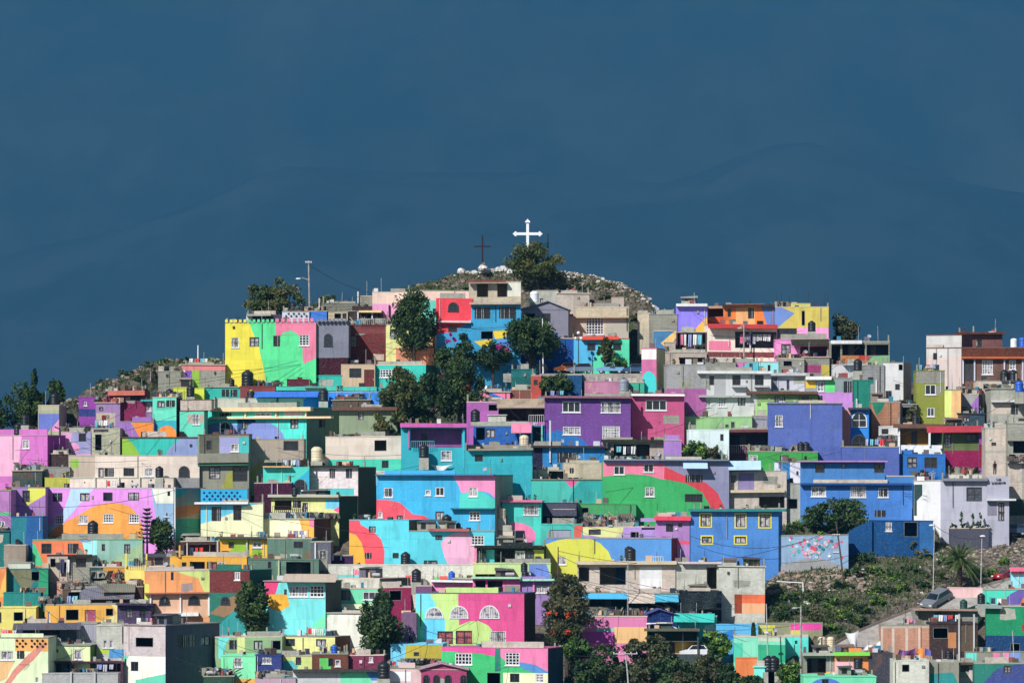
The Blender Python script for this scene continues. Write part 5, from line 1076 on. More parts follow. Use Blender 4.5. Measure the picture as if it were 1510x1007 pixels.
def conifer(label, px, yt, yb, hw, Y):
    s = (Y + CAMD) / F; x = XX(px, Y); zb, zt = ZZ(yb, Y) - 2, ZZ(yt, Y); root = empty('pine_tree', (x, Y, zb)); tag(root, label, 'tree'); mb = MB()
    tb = MB(); tb.tube([(x, Y, zb), (x, Y, zt)], [.16, .03], M_BARK, 6); tb.build('trunk', root); n = 9
    for i in range(n):
        q = i / (n - 1); z = zt - .2 - (zt - zb - 2) * q * .92; L_ = (.35 + .65 * q) * hw * s
        for k in range(12):
            a = k * math.pi / 6 + i; ex, ey = math.cos(a) * L_, math.sin(a) * L_
            for j in range(22):
                t = R(.15, 1); p = Vector((x + ex * t + R(-.06, .06), Y + ey * t, z - .12 + .26 * t * t + R(-.06, .06))); u = Vector((R(-1, 1), R(-1, 1), R(-.3, .6))).normalized() * .17; w = Vector((R(-1, 1), R(-1, 1), R(-.5, .5))).normalized() * .06
                mb.face([tuple(p - u), tuple(p + w), tuple(p + u), tuple(p - w)], LEAF['d'][j % 2], [(0, 0)] * 4)
    mb.build('crown', root)
def cypress(label, px, yt, yb, hw, Y):
    s = (Y + CAMD) / F; x = XX(px, Y); zb, zt = ZZ(yb, Y), ZZ(yt, Y); root = empty('cypress_tree', (x, Y, zb - 1)); tag(root, label, 'tree'); mb = MB()
    for i in range(900):
        q = random.random(); r = hw * s * min(1, 3.2 * q) * (1.02 - q * .15) * random.random() ** .4 if q < .3 else hw * s * (1.1 - q) ** .55 * random.random() ** .4
        a = R(0, 6.28); p = Vector((x + r * math.cos(a), Y + r * math.sin(a), zb + (zt - zb) * q)); u = Vector((R(-.4, .4), R(-.4, .4), 1)).normalized() * .24; w = Vector((R(-1, 1), R(-1, 1), 0)).normalized() * .09
        mb.face([tuple(p - u), tuple(p + w), tuple(p + u), tuple(p - w)], LEAF['d'][i % 2], [(0, 0)] * 4)
    mb.build('crown', root); tb = MB(); tb.tube([(x, Y, zb - 1.2), (x, Y, zb + 1)], .09, M_BARK, 6); tb.build('trunk', root)
M_PALM = leaf_mat('palm_frond_green', (.055, .085, .032)); M_PALMY = plain('palm_fruit_stalks', (.22, .15, .03), .8, .1)
def palm(label, px, yc, yb, Y):
    x = XX(px, Y); zc = ZZ(yc, Y); zb = min(TZ(x, Y), ZZ(yb, Y)) - .2; s = (Y + CAMD) / F; root = empty('palm_tree', (x, Y, zb)); tag(root, label, 'palm tree')
    tb = MB(); n = 9; prof = [(.34 + .05 * (i % 2) + (.08 if i == 0 else 0), (zc - zb) * i / n) for i in range(n + 1)]; tb.lathe((x, Y, zb), prof, M_BARK, 10); tb.build('trunk', root)
    cb = MB(); 
    for i in range(60): p = Vector((x + R(-.5, .5), Y + R(-.5, .5), zc + R(-.75, -.1))); u = Vector((R(-1, 1), R(-1, 1), R(-1, .2))).normalized() * .28; w = u.cross(Vector((R(-1, 1), R(-1, 1), 1))).normalized() * .08; cb.face([tuple(p - u), tuple(p + w), tuple(p + u), tuple(p - w)], M_PALMY, [(0, 0)] * 4)
    cb.build('fruit_cluster', root)
    for k in range(64):
        fb = MB(); a = k * 2.399; el = R(-.45, 1.35); L_ = R(3.1, 4.1); d = Vector((math.cos(a) * math.cos(el), math.sin(a) * math.cos(el), math.sin(el))); p0 = Vector((x, Y, zc)); pts = []
        for i in range(9): t = i / 8; pts.append(p0 + d * L_ * t + Vector((0, 0, -1.5 * t * t * (1.1 - .5 * math.sin(max(el, 0))))))
        fb.tube(pts, [.035 - .003 * i for i in range(9)], M_PALM, 4)
        for i in range(1, 9):
            for sgn in (-1, 1):
                for j in (0, .5):
                    p = pts[i - 1].lerp(pts[i], j); tn = (pts[i] - pts[i - 1]).normalized(); sd = tn.cross(Vector((0, 0, 1))).normalized() * sgn; e = p + sd * .62 * (1.1 - i / 10) + tn * .22 + Vector((0, 0, -.14)); w = tn * .05
                    fb.face([tuple(p - w * 1.6), tuple(p + w * 1.6), tuple(e)], M_PALM, [(0, 0)] * 3)
        fb.build('frond', root)
# ================================================================ poles, crosses, cars, people, rocks
def pole(label, px, yt, yb, Y=None, r=.09, m=None, name='utility_pole', cat='pole', arm=None, lamp=None, cross=None, dx=0):
    Y = YY(yb) if Y is None else Y; x = XX(px, Y); z0 = ZZ(yb, Y); zt = ZZ(yt, Y); xt = XX(px + dx, Y); root = empty(name, (x, Y, z0 - .3)); tag(root, label, cat); mb = MB(); m = m or M_STEEL
    mb.tube([(x, Y, z0 - 1.0), (x + (xt - x) * .5, Y, (z0 + zt) / 2), (xt, Y, zt)], [r * 1.2, r, r * .8], m, 8); mb.build('post', root)
    if arm or lamp:
        ax, ay = arm; ex, ez = XX(ax, Y), ZZ(ay, Y); s0 = (xt, Y, zt - .25) if not lamp or len(lamp) < 3 else (xt, Y, ZZ(lamp[2], Y)); ab = MB(); ab.tube([s0, ((xt + ex) / 2, Y, max(s0[2], ez) + .08), (ex, Y - .1, ez)], r * .5, m, 6); ab.build('arm', root)
        lb = MB(); lb.ball((ex, Y - .15, ez - .02), .26, M_WHITEP if lamp and lamp[0] == 'w' else M_STEEL, 8, 5, (1.5, .8, .5)); lb.build('lamp_head', root)
    for (cy, w) in cross or []:
        cb = MB(); z = ZZ(cy, Y); cb.box(Fr(xt, Y - .12, 1, 0, 0, -1), -w, w, z, z + .12, -.05, .05, m)
        for i in range(5): u = -w + .1 + i * (2 * w - .2) / 4; cb.lathe((xt + u, Y - .12, z + .121), [(.05, 0), (.06, .08), (.03, .16)], M_WHITEP, 6)
        cb.build('crossarm', root)
    return root
def build_poles():
    P = pole
    P('street lamp pole on the skyline behind the castle house', 457, 385, 470, 108, .13, M_CONC, 'street_lamp', 'street lamp', (440, 411), ('w', 0, 413), [(388, .5)], dx=-2)
    P('tall white pole standing before the roadside trees', 801, 470, 552, 89.0, .085, M_WHITEP, dx=-1)
    P('black ornamental lamp post beside the mint house', 853, 500, 551, 90.4, .07, M_DARKM, 'street_lamp', 'street lamp')
    globe(853, 491, 90.4); 
    P('concrete lamp pole in front of the red tin awning', 1097, 478, 531, 94.5, .11, M_CONC, 'street_lamp', 'street lamp', (1091, 484), ('g', 0), None)
    P('dark wooden pole leaning before the flower mural', 1246, 770, 866, 30, .11, M_WOOD, cross=[(790, .5), (816, .4)], dx=-13)
    P('white street lamp pole left of the palm', 1376, 772, 869, 25.8, .06, M_STEEL, 'street_lamp', 'street lamp', (1374, 774), ('w', 0), dx=2)
    P('white street lamp pole right of the palm', 1446, 790, 872, 25.2, .06, M_STEEL, 'street_lamp', 'street lamp', (1449, 790), ('w', 0), dx=2)
    P('pale concrete lamp post before the aqua wall', 1181, 893, 1002, 3, .12, M_CONC, 'street_lamp', 'street lamp', (1172, 896), ('g', 0))
    P('thin grey pole beside the cypress', 1133, 890, 1002, 3.4, .08, M_STEEL, cross=[(934, .3)], dx=-3)
    P('utility pole with slanting crossarms at the bottom', 928, 962, 1014, -1, .1, M_STEEL, cross=[(964, 1.5)], dx=-6)
    P('white lamp mast with a long arm above the white car', 1007, 928, 965, 9.6, .15, M_WHITEP, 'street_lamp', 'street lamp', (957, 919), ('w', 0))
    P('tall pale green pole before the shaded mural flank', 258, 718, 812, 39.0, .09, M_WHITEP, dx=0)
    P('dark pole beside the feathery tree', 246, 756, 812, 39.2, .11, M_DARKM, cross=[(764, .35)])
    P('white pole on the salmon-topped roof', 292, 509, 537, 96, .09, M_WHITEP, name='vent_pole')
    P('mauve pole on the lilac shack of the left ridge', 222, 548, 567, 90, .07, mat('b9b'), name='vent_pole')
    P('thin white pole before the blue house with wooden window', 812, 621, 684, 63, .045, M_WHITEP)
    P('thin grey mast above the dark doorway block', 946, 640, 690, 60, .06, M_STEEL) if False else None
    P('thin pale post before the unfinished concrete house', 926, 826, 908, 17.5, .05, M_STEEL)
    P('thin dark pole between the graffiti walls', 1138, 930, 974, 8, .06, M_DARKM)
    P('rusty pole beside the block houses', 823, 806, 872, 25, .08, mat('644'), dx=0)
    P('slim pole at the right of the silver car', 1497, 930, 1000, 0.5, .06, M_STEEL, dx=-4)
    # goal-like pipe frame
    Y = YY(872); root = empty('pipe_frame', P3(1185, 872)); tag(root, 'white bent pipe rail on the stony bank', 'pipe'); mb = MB()
    mb.tube([P3(1128, 856, Y), P3(1183, 859, Y)], .07, M_WHITEP, 6); mb.tube([P3(1184, 858.5, Y), P3(1184.5, 876, Y - .3)], .07, M_WHITEP, 6); mb.build('rail', root)
    # scaffold rods above the yellow and pink house
    for i, (x, a, b) in enumerate([(1146, 436, 452), (1152, 432, 452), (1175, 430, 450), (1192, 428, 449), (1216, 432, 452), (1220, 436, 452), (1164, 438, 450)]):
        Y = 105.5; mb = MB(); mb.tube([P3(x, b, Y), P3(x + R(-1, 1), a, Y)], .035, M_DARKM, 5); o = mb.build('antenna_mast'); tag(o, 'thin dark mast on the roof of the yellow and pink house', 'mast', 'masts on the yellow and pink house')
    # sagging cables
    for lab, a, b, sag in [('slack power cable from the skyline lamp pole to the ridge houses', (458, 392, 108), (600, 438, 108), 1.2), ('power cable crossing before the red house', (560, 462, 92), (800, 474, 90.5), 1.5), ('power cable sweeping over the mid-blue house', (1018, 790, 33), (1244, 775, 30), 2.2), ('power cable over the dark block houses to the leaning pole', (823, 812, 24.5), (1236, 778, 29.8), 3.0), ('cable over the big mural to the utility pole', (613, 925, 8), (922, 966, -1), 1.2), ('cable from the pale post across the lower lilac houses', (258, 722, 38.8), (20, 745, 44), 1.0), ('cable from the lamp pole down to the terrace roofs', (1098, 481, 94.4), (1200, 560, 86), .6), ('cable between the two white street lamp poles', (1378, 774, 25.8), (1448, 792, 25.2), .8), ('cable from the palm lamp to the right roofs', (1448, 792, 25.2), (1530, 842, 20), .7), ('cable in front of the unfinished concrete house', (823, 818, 24.4), (1060, 872, 19), 1.4)]:
        mb = MB(); p, q = P3(*a), P3(*b); n = 20; mb.tube([p.lerp(q, i / n) - Vector((0, 0, sag * 4 * (i / n) * (1 - i / n))) for i in range(n + 1)], .028, M_DARKM, 4); o = mb.build('power_cable'); tag(o, lab, 'cable', 'overhead cables')
def globe(px, py, Y):
    mb = MB(); c = P3(px, py, Y); mb.ball(c, .24, M_WHITEP); mb.tube([c - Vector((0, 0, .9)), c], .04, M_DARKM, 6)
    for d in (-.4, .4): mb.ball(c + Vector((d, 0, -.75)), .2, M_WHITEP); mb.tube([c + Vector((0, 0, -1.1)), c + Vector((d, 0, -.9))], .035, M_DARKM, 5)
    o = mb.build('lamp_globe', [x for x in COL.objects if x.name.startswith('street_lamp') and x.type == 'EMPTY'][-1], True)
def build_crosses():
    Y = 117.0; fr = Fr(XX(778, Y), Y, 1, 0, 0, -1); s = (Y + CAMD) / F; z = lambda py: ZZ(py, Y)
    root = empty('cross', (XX(778, Y), Y, z(402))); tag(root, 'big white cross with pointed ends on the hilltop', 'cross', 'hilltop crosses')
    mb = MB(); a = 2.0 * s; mb.box(fr, -a, a, z(402) - .4, z(330), -.2, .2, M_WHITEP); mb.build('upright', root)
    mb = MB(); zc = z(345); mb.box(fr, -17 * s, -a, zc - a, zc + a, -.2, .2, M_WHITEP); mb.box(fr, a, 17 * s, zc - a, zc + a, -.2, .2, M_WHITEP); mb.build('crossbeam', root)
    def tip(cx, cz, dx, dz):
        mb = MB(); q = 4.1 * s; pr = [(-q * .35, -q * .5), (-q * .35, -q * .95), (q * .2, -q * .8), (q * .55, -q * .35), (q * 1.05, 0), (q * .55, q * .35), (q * .2, q * .8), (-q * .35, q * .95), (-q * .35, q * .5)]
        pts = [(cx + t * dx - w * dz, cz + t * dz + w * dx) for t, w in pr]
        mb.face([fr.p(u, v, .21) for u, v in pts], M_WHITEP); mb.face([fr.p(u, v, -.21) for u, v in reversed(pts)], M_WHITEP)
        for i in range(len(pts)): j = (i + 1) % len(pts); mb.face([fr.p(*pts[i], .21), fr.p(*pts[i], -.21), fr.p(*pts[j], -.21), fr.p(*pts[j], .21)], M_WHITEP)
        mb.build('pointed_end', root)
    tip(-18 * s, zc, -1, 0); tip(18 * s, zc, 1, 0); tip(0, z(327), 0, 1)
    Y = 119.5; fr = Fr(XX(711.5, Y), Y, 1, 0, 0, -1); root = empty('cross', (XX(711, Y), Y, ZZ(397, Y))); tag(root, 'slender rust-brown cross on a whitewashed mound', 'cross', 'hilltop crosses'); m = plain('rusty_brown_paint', (.022, .011, .014), .7, .2)
    mb = MB(); mb.box(fr, -.11, .11, ZZ(397, Y) - .4, ZZ(347, Y), -.1, .1, m); mb.build('upright', root)
    mb = MB(); mb.box(fr, -12.5 * s, -.112, ZZ(363.5, Y) - .09, ZZ(363.5, Y) + .09, -.08, .08, m); mb.box(fr, .112, 12.5 * s, ZZ(363.5, Y) - .09, ZZ(363.5, Y) + .09, -.08, .08, m); mb.build('crossbeam', root)
    mb = MB(); mb.ball((XX(712, Y), Y, ZZ(396, Y)), .75, M_ROCKW, 9, 6, (1, 1, .8), .1); mb.ball((XX(713, Y), Y, ZZ(391, Y)), .4, M_ROCK, 7, 5, (1, 1, 1.2), .1); mb.build('mound', root)
    for x, a, lab in [(808, 345, 'dark thin post right of the white cross'), (793, 344, 'thin grey rod just behind the right arm of the white cross')]:
        Y = 118.5; mb = MB(); mb.tube([P3(x, 402, Y), P3(x, a, Y)], .1 if x > 800 else .05, M_DARKM, 6); o = mb.build('post'); tag(o, lab, 'post')
    Y = YY(549) + .6; x, z0 = XX(759, Y), ZZ(437, Y); mb = MB(); m = plain('red_painted_plaster', (.45, .05, .06), .8, .1); mb.lathe((x, Y, z0), [(.32, 0), (.36, .12), (.22, .14), (.27, .3), (.22, .8), (.15, 1.05), (.07, 1.12), (.12, 1.2), (.12, 1.32), (.03, 1.42)], m, 10); o = mb.build('statue', None, True); tag(o, 'small red robed statue on the concrete terrace', 'statue')
def car(label, px, py, Y, rot, color, kind='hatch', L=4.2, group='parked cars'):
    m = plain('car_paint_' + kind + str(int(px)), color, .28, .5, .1, .05, 1); cx, z0 = XX(px, Y), ZZ(py, Y); root = empty('car', (cx, Y, z0)); tag(root, label, 'car', group)
    c, s = math.cos(rot), math.sin(rot); W = 1.7
    fr = lambda side: Fr(cx + s * side * W / 2, Y - c * side * W / 2, c, s, s * side, -c * side)
    prof = {'hatch': [(-2.1, .35), (-2.08, .72), (-1.2, .92), (1.95, .95), (2.08, .7), (2.1, .35)], 'pickup': [(-2.1, .38), (-2.08, .78), (-1.1, .92), (2.05, .92), (2.1, .4)]}.get(kind)
    cab = {'hatch': [(-1.05, .92), (-.35, 1.45), (1.5, 1.48), (1.98, .95)], 'pickup': [(-1.0, .92), (-.4, 1.5), (.55, 1.5), (.75, .92)]}.get(kind)
    k = L / 4.2; prof = [(a * k, b) for a, b in prof]; cab = [(a * k, b) for a, b in cab]
    def pt(u, z, v): return (cx + c * u + s * v, Y + s * u - c * v, z0 + z)
    def extr(mb, pr, w, mm, w2=None):
        n = len(pr); w2 = w2 or [w] * n
        mb.face([pt(u, z, w2[i]) for i, (u, z) in enumerate(pr)][::-1] if False else [pt(u, z, w2[i]) for i, (u, z) in enumerate(pr)], mm); mb.face([pt(u, z, -w2[i]) for i, (u, z) in enumerate(pr)][::-1], mm)
        for i in range(n): j = (i + 1) % n; mb.face([pt(*pr[i], w2[i]), pt(*pr[i], -w2[i]), pt(*pr[j], -w2[j]), pt(*pr[j], w2[j])], mm)
    mb = MB(); extr(mb, prof, .85, m); 
    n = len(cab); w2 = [.80 if z < 1 else .66 for u, z in cab]; extr(mb, cab, .8, m, w2); mb.build('body', root)
    gb = MB()
    def inset(pts, t=.14): q = sum((Vector(p) for p in pts), Vector()) / len(pts); return [tuple(Vector(p).lerp(q, t)) for p in pts]
    for sg in (1, -1):
        pts = [pt(u, z, sg * (w2[i] + .012)) for i, (u, z) in enumerate(cab)]; gb.face(inset(pts) if sg > 0 else inset(pts)[::-1], M_GLASS)
    for i, sh in ((0, -.015), (2, .015)):
        a, b = cab[i], cab[i + 1]; pts = [pt(a[0] + sh, a[1] + .012, -w2[i]), pt(a[0] + sh, a[1] + .012, w2[i]), pt(b[0] + sh, b[1] + .012, w2[i + 1]), pt(b[0] + sh, b[1] + .012, -w2[i + 1])]; gb.face(inset(pts, .1), M_GLASS)
    gb.build('window_glass', root)
    for u in (-1.35 * k, 1.35 * k):
        for v in (-.72, .72):
            wb = MB(); n2 = 14; r = .32; i0 = []
            for q in (-.1, .1): i0.append([pt(u + r * math.cos(6.283 * j / n2), .32 + r * math.sin(6.283 * j / n2), v + q) for j in range(n2)])
            wb.face(i0[0], M_TANK); wb.face(i0[1][::-1], M_TANK)
            for j in range(n2): j2 = (j + 1) % n2; wb.face([i0[0][j], i0[1][j], i0[1][j2], i0[0][j2]], M_TANK)
            w_ = wb.build('wheel', root); hb = MB(); q = .115 * (1 if v > 0 else -1); hb.face([pt(u + .18 * math.cos(6.283 * j / 10), .32 + .18 * math.sin(6.283 * j / 10), v + q) for j in range(10)], M_STEEL); hb.build('rim', w_)
    for v in (-.6, .6):
        hb = MB(); pts = [pt(-2.1 * k, .55, v - .18), pt(-2.1 * k, .55, v + .18), pt(-2.1 * k, .7, v + .18), pt(-2.1 * k, .7, v - .18)]
        q = [tuple(Vector(p) + Vector((-c * .02, -s * .02, 0))) for p in pts]; hb.face(q, M_WHITEP); hb.build('headlight', root)
    return root
def build_cars():
    CAR_ON_RAMP = car('silver estate car driving down the concrete ramp', 1381, 890.5, 23.3, math.radians(52), (.17, .18, .195), 'hatch', 4.6, 'cars on the ramp'); CAR_ON_RAMP.rotation_euler = (math.radians(17), math.radians(-4), 0); CAR_ON_RAMP.scale = (1.1, 1.1, 1.1)
    car('red car at the top of the ramp near the pale blue room', 1485, 856, 31.2, math.radians(35), (.42, .015, .03), 'hatch', 4.0, 'cars on the ramp')
    car('white car parked before the mustard wall', 1023, 968, 9.0, math.radians(4), (.75, .76, .78), 'hatch', 3.6)
    car('grey-blue car with orange glow of dust cover beside the lamp post' if False else 'grey car beside the black ornamental lamp post', 855, 551, 89.7, math.radians(3), (.14, .19, .25), 'hatch', 3.8)
    car('orange car half hidden behind the grey car', 834, 550, 91.6, math.radians(6), (.75, .19, .03), 'hatch', 3.5)
    car('light blue pickup truck before the mint house', 900, 551, 90.2, math.radians(-2), (.16, .33, .52), 'pickup', 4.0)
    car('dark blue car at the right end of the parked row', 934, 551.5, 90.0, math.radians(2), (.03, .07, .16), 'hatch', 3.2)
    car('black car behind the white lamp pole', 788, 550.5, 90.6, math.radians(2), (.012, .015, .02), 'hatch', 3.8)
    car('dark navy car parked below the entrance building', 1492, 789, 43.0, math.radians(-4), (.03, .05, .10), 'hatch', 4.4)
def person(label, px, ytop, yb, Y, cl, tr, skin=(.25, .13, .08)):
    s = (Y + CAMD) / F; H = (yb - ytop) * s; x, z = XX(px, Y), ZZ(yb, Y); k = H / 1.72
    me = bpy.data.meshes.new('person'); J = [(0, 0, .95), (0, 0, 1.15), (0, .02, 1.38), (0, 0, 1.5), (0, -.01, 1.62), (.1, 0, .88), (.12, .02, .48), (.12, .05, .08), (.12, -.1, .04), (-.1, 0, .88), (-.13, -.02, .48), (-.13, .03, .08), (-.13, -.12, .04), (.2, 0, 1.38), (.27, .02, 1.1), (.24, -.08, .86), (-.2, 0, 1.38), (-.27, .02, 1.1), (-.24, -.08, .86)]
    E = [(0, 1), (1, 2), (2, 3), (3, 4), (0, 5), (5, 6), (6, 7), (7, 8), (0, 9), (9, 10), (10, 11), (11, 12), (2, 13), (13, 14), (14, 15), (2, 16), (16, 17), (17, 18)]
    rad = [.14, .13, .15, .055, .1, .095, .065, .05, .04, .095, .065, .05, .04, .07, .05, .035, .07, .05, .035]
    me.from_pydata([(a * k, b * k, c * k) for a, b, c in J], E, []); o = bpy.data.objects.new('person', me); COL.objects.link(o); o.location = (x, Y, z)
    sk = o.modifiers.new('skin', 'SKIN'); 
    if not me.skin_vertices: me.attributes.new('skin', 'FLOAT', 'POINT') if False else None
    bpy.context.view_layer.objects.active = o
    lay = me.skin_vertices[0].data if me.skin_vertices else None
    if lay:
        for i, v in enumerate(lay): v.radius = (rad[i] * k, rad[i] * k * .85); v.use_root = i == 0
    sb = o.modifiers.new('sub', 'SUBSURF'); sb.levels = sb.render_levels = 1; me.materials.append(plain('person_skin', skin, .7, .2)); tag(o, label, 'person'); WPOS[o.name] = Vector((x, Y, z))
    mb = MB(); mb.lathe((x, Y, z + .93 * k), [(.17 * k, 0), (.2 * k, .1 * k), (.19 * k, .3 * k), (.23 * k, .45 * k), (.12 * k, .56 * k)], plain('dark_jacket', cl, .9, .1), 12); mb.build('jacket', o, True)
    mb = MB(); mb.ball((x, Y + .01, z + 1.66 * k), .115 * k, plain('dark_hair', (.01, .01, .01), .8, .2), 10, 7); mb.build('hair', o, True)
    for sg in (1, -1): mb = MB(); mb.tube([(x + sg * .1 * k, Y, z + .93 * k), (x + sg * .125 * k, Y + .01, z + .5 * k), (x + sg * .13 * k, Y + .04 * k, z + .1 * k)], [.115 * k, .085 * k, .07 * k], plain('dark_trousers', tr, .9, .1), 9); mb.build('trouser_leg', o, True)
def rock(mb, c, r, m):
    mb.ball(c, r, m, 7, 5, (R(.8, 1.4), R(.8, 1.3), R(.5, .95)), .22)
def build_rocks():
    rng = random.Random(8)
    k = 0
    for i in range(36):
        px = [680, 690, 700, 706, 718, 726, 731, 738, 745, 752, 758, 742, 735, 748, 756, 764, 736, 744][i] if i < 18 else 826 + (i - 18) * 8.2 + R(-12, 12)
        s = interp(SIL, px); py = s + (R(-1, 6) if i < 18 else R(-1, 9)); Y = YY(py) - .1; c = P3(px, py, Y); c.z = TZ(c.x, Y) + .1; mb = MB(); rock(mb, c, R(.25, .7) if i < 18 else R(.1, .42), M_ROCKW); o = mb.build('rock')
        side = 'left of the hilltop tree' if px < 780 else 'right of the hilltop tree'; tag(o, 'whitewashed rock on the hilltop rim ' + side, 'rock', 'whitewashed rocks ' + side)
    def heap(label, n, f, rmin, rmax, m, name='stones'):
        mb = MB()
        for i in range(n):
            px, py = f(); Y = YY(py); x = XX(px, Y)
            if in_poly((px, py), ROADP): continue
            rock(mb, (x, Y, TZ(x, Y) + .05), R(rmin, rmax), m[i % len(m)])
        o = mb.build(name); tag(o, label, 'stones', None, 'stuff')
    M2 = plain('pale_stone', (.27, .225, .185), .95, .1, 0, .3, 2)
    heap('brown and pale stones scattered over the hilltop', 260, lambda: (lambda x: (x, interp(SIL, x) + abs(random.gauss(0, 22))))(R(560, 985)), .1, .36, [M_ROCK, M_ROCK, M2])
    heap('rubble and stones scattered on the open slope', 420, lambda: (R(1130, 1510), R(765, 925)), .06, .3, [M_ROCK, M_ROCK, M_ROCK, M2, M_ROCK, M_ROCK, M_ROCK, M_ROCKW])
    heap('rubble bank below the grey entrance building', 420, lambda: (R(1370, 1510), R(790, 845)), .06, .26, [M2, M_ROCK, M_ROCK, M2, M_CONC])
    heap('small pale rubble along the hilltop rim', 240, lambda: (lambda x: (x, interp(SIL, x) + abs(random.gauss(0, 5))))(random.choice((R(670, 770), R(820, 975), R(820, 975)))), .06, .24, [M_ROCKW, M2, M_ROCKW, M_ROCK])
    heap('stone outcrop under the flower mural', 260, lambda: (R(1132, 1285), R(842, 870)), .12, .42, [M_ROCK, M_ROCK, M2])
    heap('stones along the left ridge', 110, lambda: (lambda x: (x, interp(SIL, x) + abs(random.gauss(0, 8))))(R(90, 330)), .12, .4, [M_ROCK, M2])
    heap('loose stones below the scrub at the foot of the picture', 90, lambda: (R(880, 1130), R(975, 1015)), .1, .35, [M2, M_ROCK])
def build_roads():
    m, t, N, L = nt_new('worn_concrete_road'); tc = N('ShaderNodeTexCoord'); n = noisen(t, tc.outputs['Object'], .6, 5, .7); n2 = noisen(t, tc.outputs['Object'], 3, 4)
    col = mixc(t, rampn(t, n, .35, .65), (.24, .22, .20, 1), (.36, .335, .31, 1)); col = mixc(t, rampn(t, n2, .5, .7, 0, .5), col, (.17, .155, .14, 1)); b = N('ShaderNodeBsdfPrincipled'); L(col, b.inputs['Base Color']); b.inputs['Roughness'].default_value = .92; o = N('ShaderNodeOutputMaterial'); L(b.outputs[0], o.inputs[0])
    def P(p): Y = YY(p[1]); x = XX(p[0], Y); return Vector((x, Y, ground_z(x, Y) + .12))
    mb = MB(); up = [P(p) for p in ROAD_UP]; dn = [P(p) for p in ROAD_DN]
    for i in range(len(up) - 1): mb.face([tuple(dn[i]), tuple(up[i]), tuple(up[i + 1]), tuple(dn[i + 1])][::-1], m)
    o = mb.build('road'); setting(o)
    kb = MB(); kc = mat('a98')
    for a, b_ in zip(up, up[1:]):
        h_ = Vector((0, 0, .35)); q = Vector((0, .35, 0)); lo = Vector((0, 0, -.8))
        kb.face([tuple(b_ + lo), tuple(a + lo), tuple(a + h_), tuple(b_ + h_)], kc); kb.face([tuple(b_ + h_), tuple(a + h_), tuple(a + h_ + q), tuple(b_ + h_ + q)], kc); kb.face([tuple(a + q + lo), tuple(b_ + q + lo), tuple(b_ + q + h_), tuple(a + q + h_)], kc)
    o = kb.build('kerb_wall'); tag(o, 'low concrete kerb wall along the uphill edge of the ramp', 'wall')
    # level street where the cars are parked
    Ya, Yb = YY(552) - 2.4, YY(548) + 3.2; z = ZZ(551, YY(552)) - .03; mb = MB(); mb.face([(XX(742, Ya), Ya, z), (XX(955, Ya), Ya, z), (XX(955, Yb), Yb, z), (XX(742, Yb), Yb, z)], m); mb.face([(XX(742, Ya), Ya, z - 1.2), (XX(955, Ya), Ya, z - 1.2), (XX(955, Ya), Ya, z), (XX(742, Ya), Ya, z)], m); o = mb.build('street'); setting(o)
    PADS.append(([(XX(742, Ya), Ya - .5), (XX(955, Ya), Ya - .5), (XX(955, Yb), Yb + .5), (XX(742, Yb), Yb + .5)], z))
def build_far():
    mb = MB(); mb.face([(-14000, -1500, 0), (14000, -1500, 0), (14000, 13500, 0), (-14000, 13500, 0)], M_VALLEY); o = mb.build('ground'); setting(o)
    m = soil_mat('far_mountain_scrub', (.017, .025, .027, 1), (.009, .017, .020, 1), (.023, .031, .031, 1), .0022)
    def ridge(name, Y0, Yd, tab, amp, seed, nx=130, ny=26, xw=5600):
        mb = MB(); mi = mb.mi(m)
        for j in range(ny + 1):
            q = j / ny
            for i in range(nx + 1):
                x = -xw + 2 * xw * i / nx; y = Y0 + Yd * q; yr = Y0 + Yd * .75; px = 755 + x * F / (yr + CAMD); hz = HZ + (HPY - interp(tab, px)) * (yr + CAMD) / F
                pr = math.sin(min(1, q / .75) * math.pi / 2) ** 1.25 if q < .75 else 1 - (q - .75) * 1.6
                n = mnoise.fractal((x * .0012, y * .0012, seed), 1.0, 2.0, 5) * amp * (.3 + .7 * min(1, pr * 1.2)) * (1 if q < .7 else .35)
                mb.v.append((x, y, hz * pr + n - 4))
        for j in range(ny):
            for i in range(nx): a = j * (nx + 1) + i; mb.f.append((a, a + 1, a + nx + 2, a + nx + 1)); mb.m.append(mi); mb.uv.append([(0, 0)] * 4)
        o = mb.build(name, None, True); setting(o)
    ridge('near_mountain', 9300, 1800, [(-2000, 560), (-300, 430), (150, 345), (330, 285), (400, 248), (440, 240), (520, 246), (640, 250), (800, 246), (900, 254), (1000, 262), (1060, 230), (1130, 206), (1200, 204), (1300, 250), (1400, 285), (1600, 330), (2600, 500), (4000, 620)], 60, 2.0)
    ridge('far_mountain', 10000, 2600, [(-3000, 200), (-800, -60), (0, -150), (700, -210), (1500, -160), (2600, -40), (5000, 260)], 110, 7.0, xw=8600)
def build_air(density, color):
    z0, z1 = -150.0, 2300.0; mb = MB(); m, t, N, L = nt_new('haze_air'); v = N('ShaderNodeVolumePrincipled'); v.inputs['Color'].default_value = color; v.inputs['Density'].default_value = density; v.inputs['Anisotropy'].default_value = 0.0
    o = N('ShaderNodeOutputMaterial'); L(v.outputs[0], o.inputs['Volume']); mb.box(Fr(0, 0, 1, 0, 0, -1), -14500, 14500, z0, z1, -13900, 1700, m); ob = mb.build('haze'); ob['kind'] = 'stuff'; ob['label'] = 'blue afternoon haze between the hill and the far mountains'
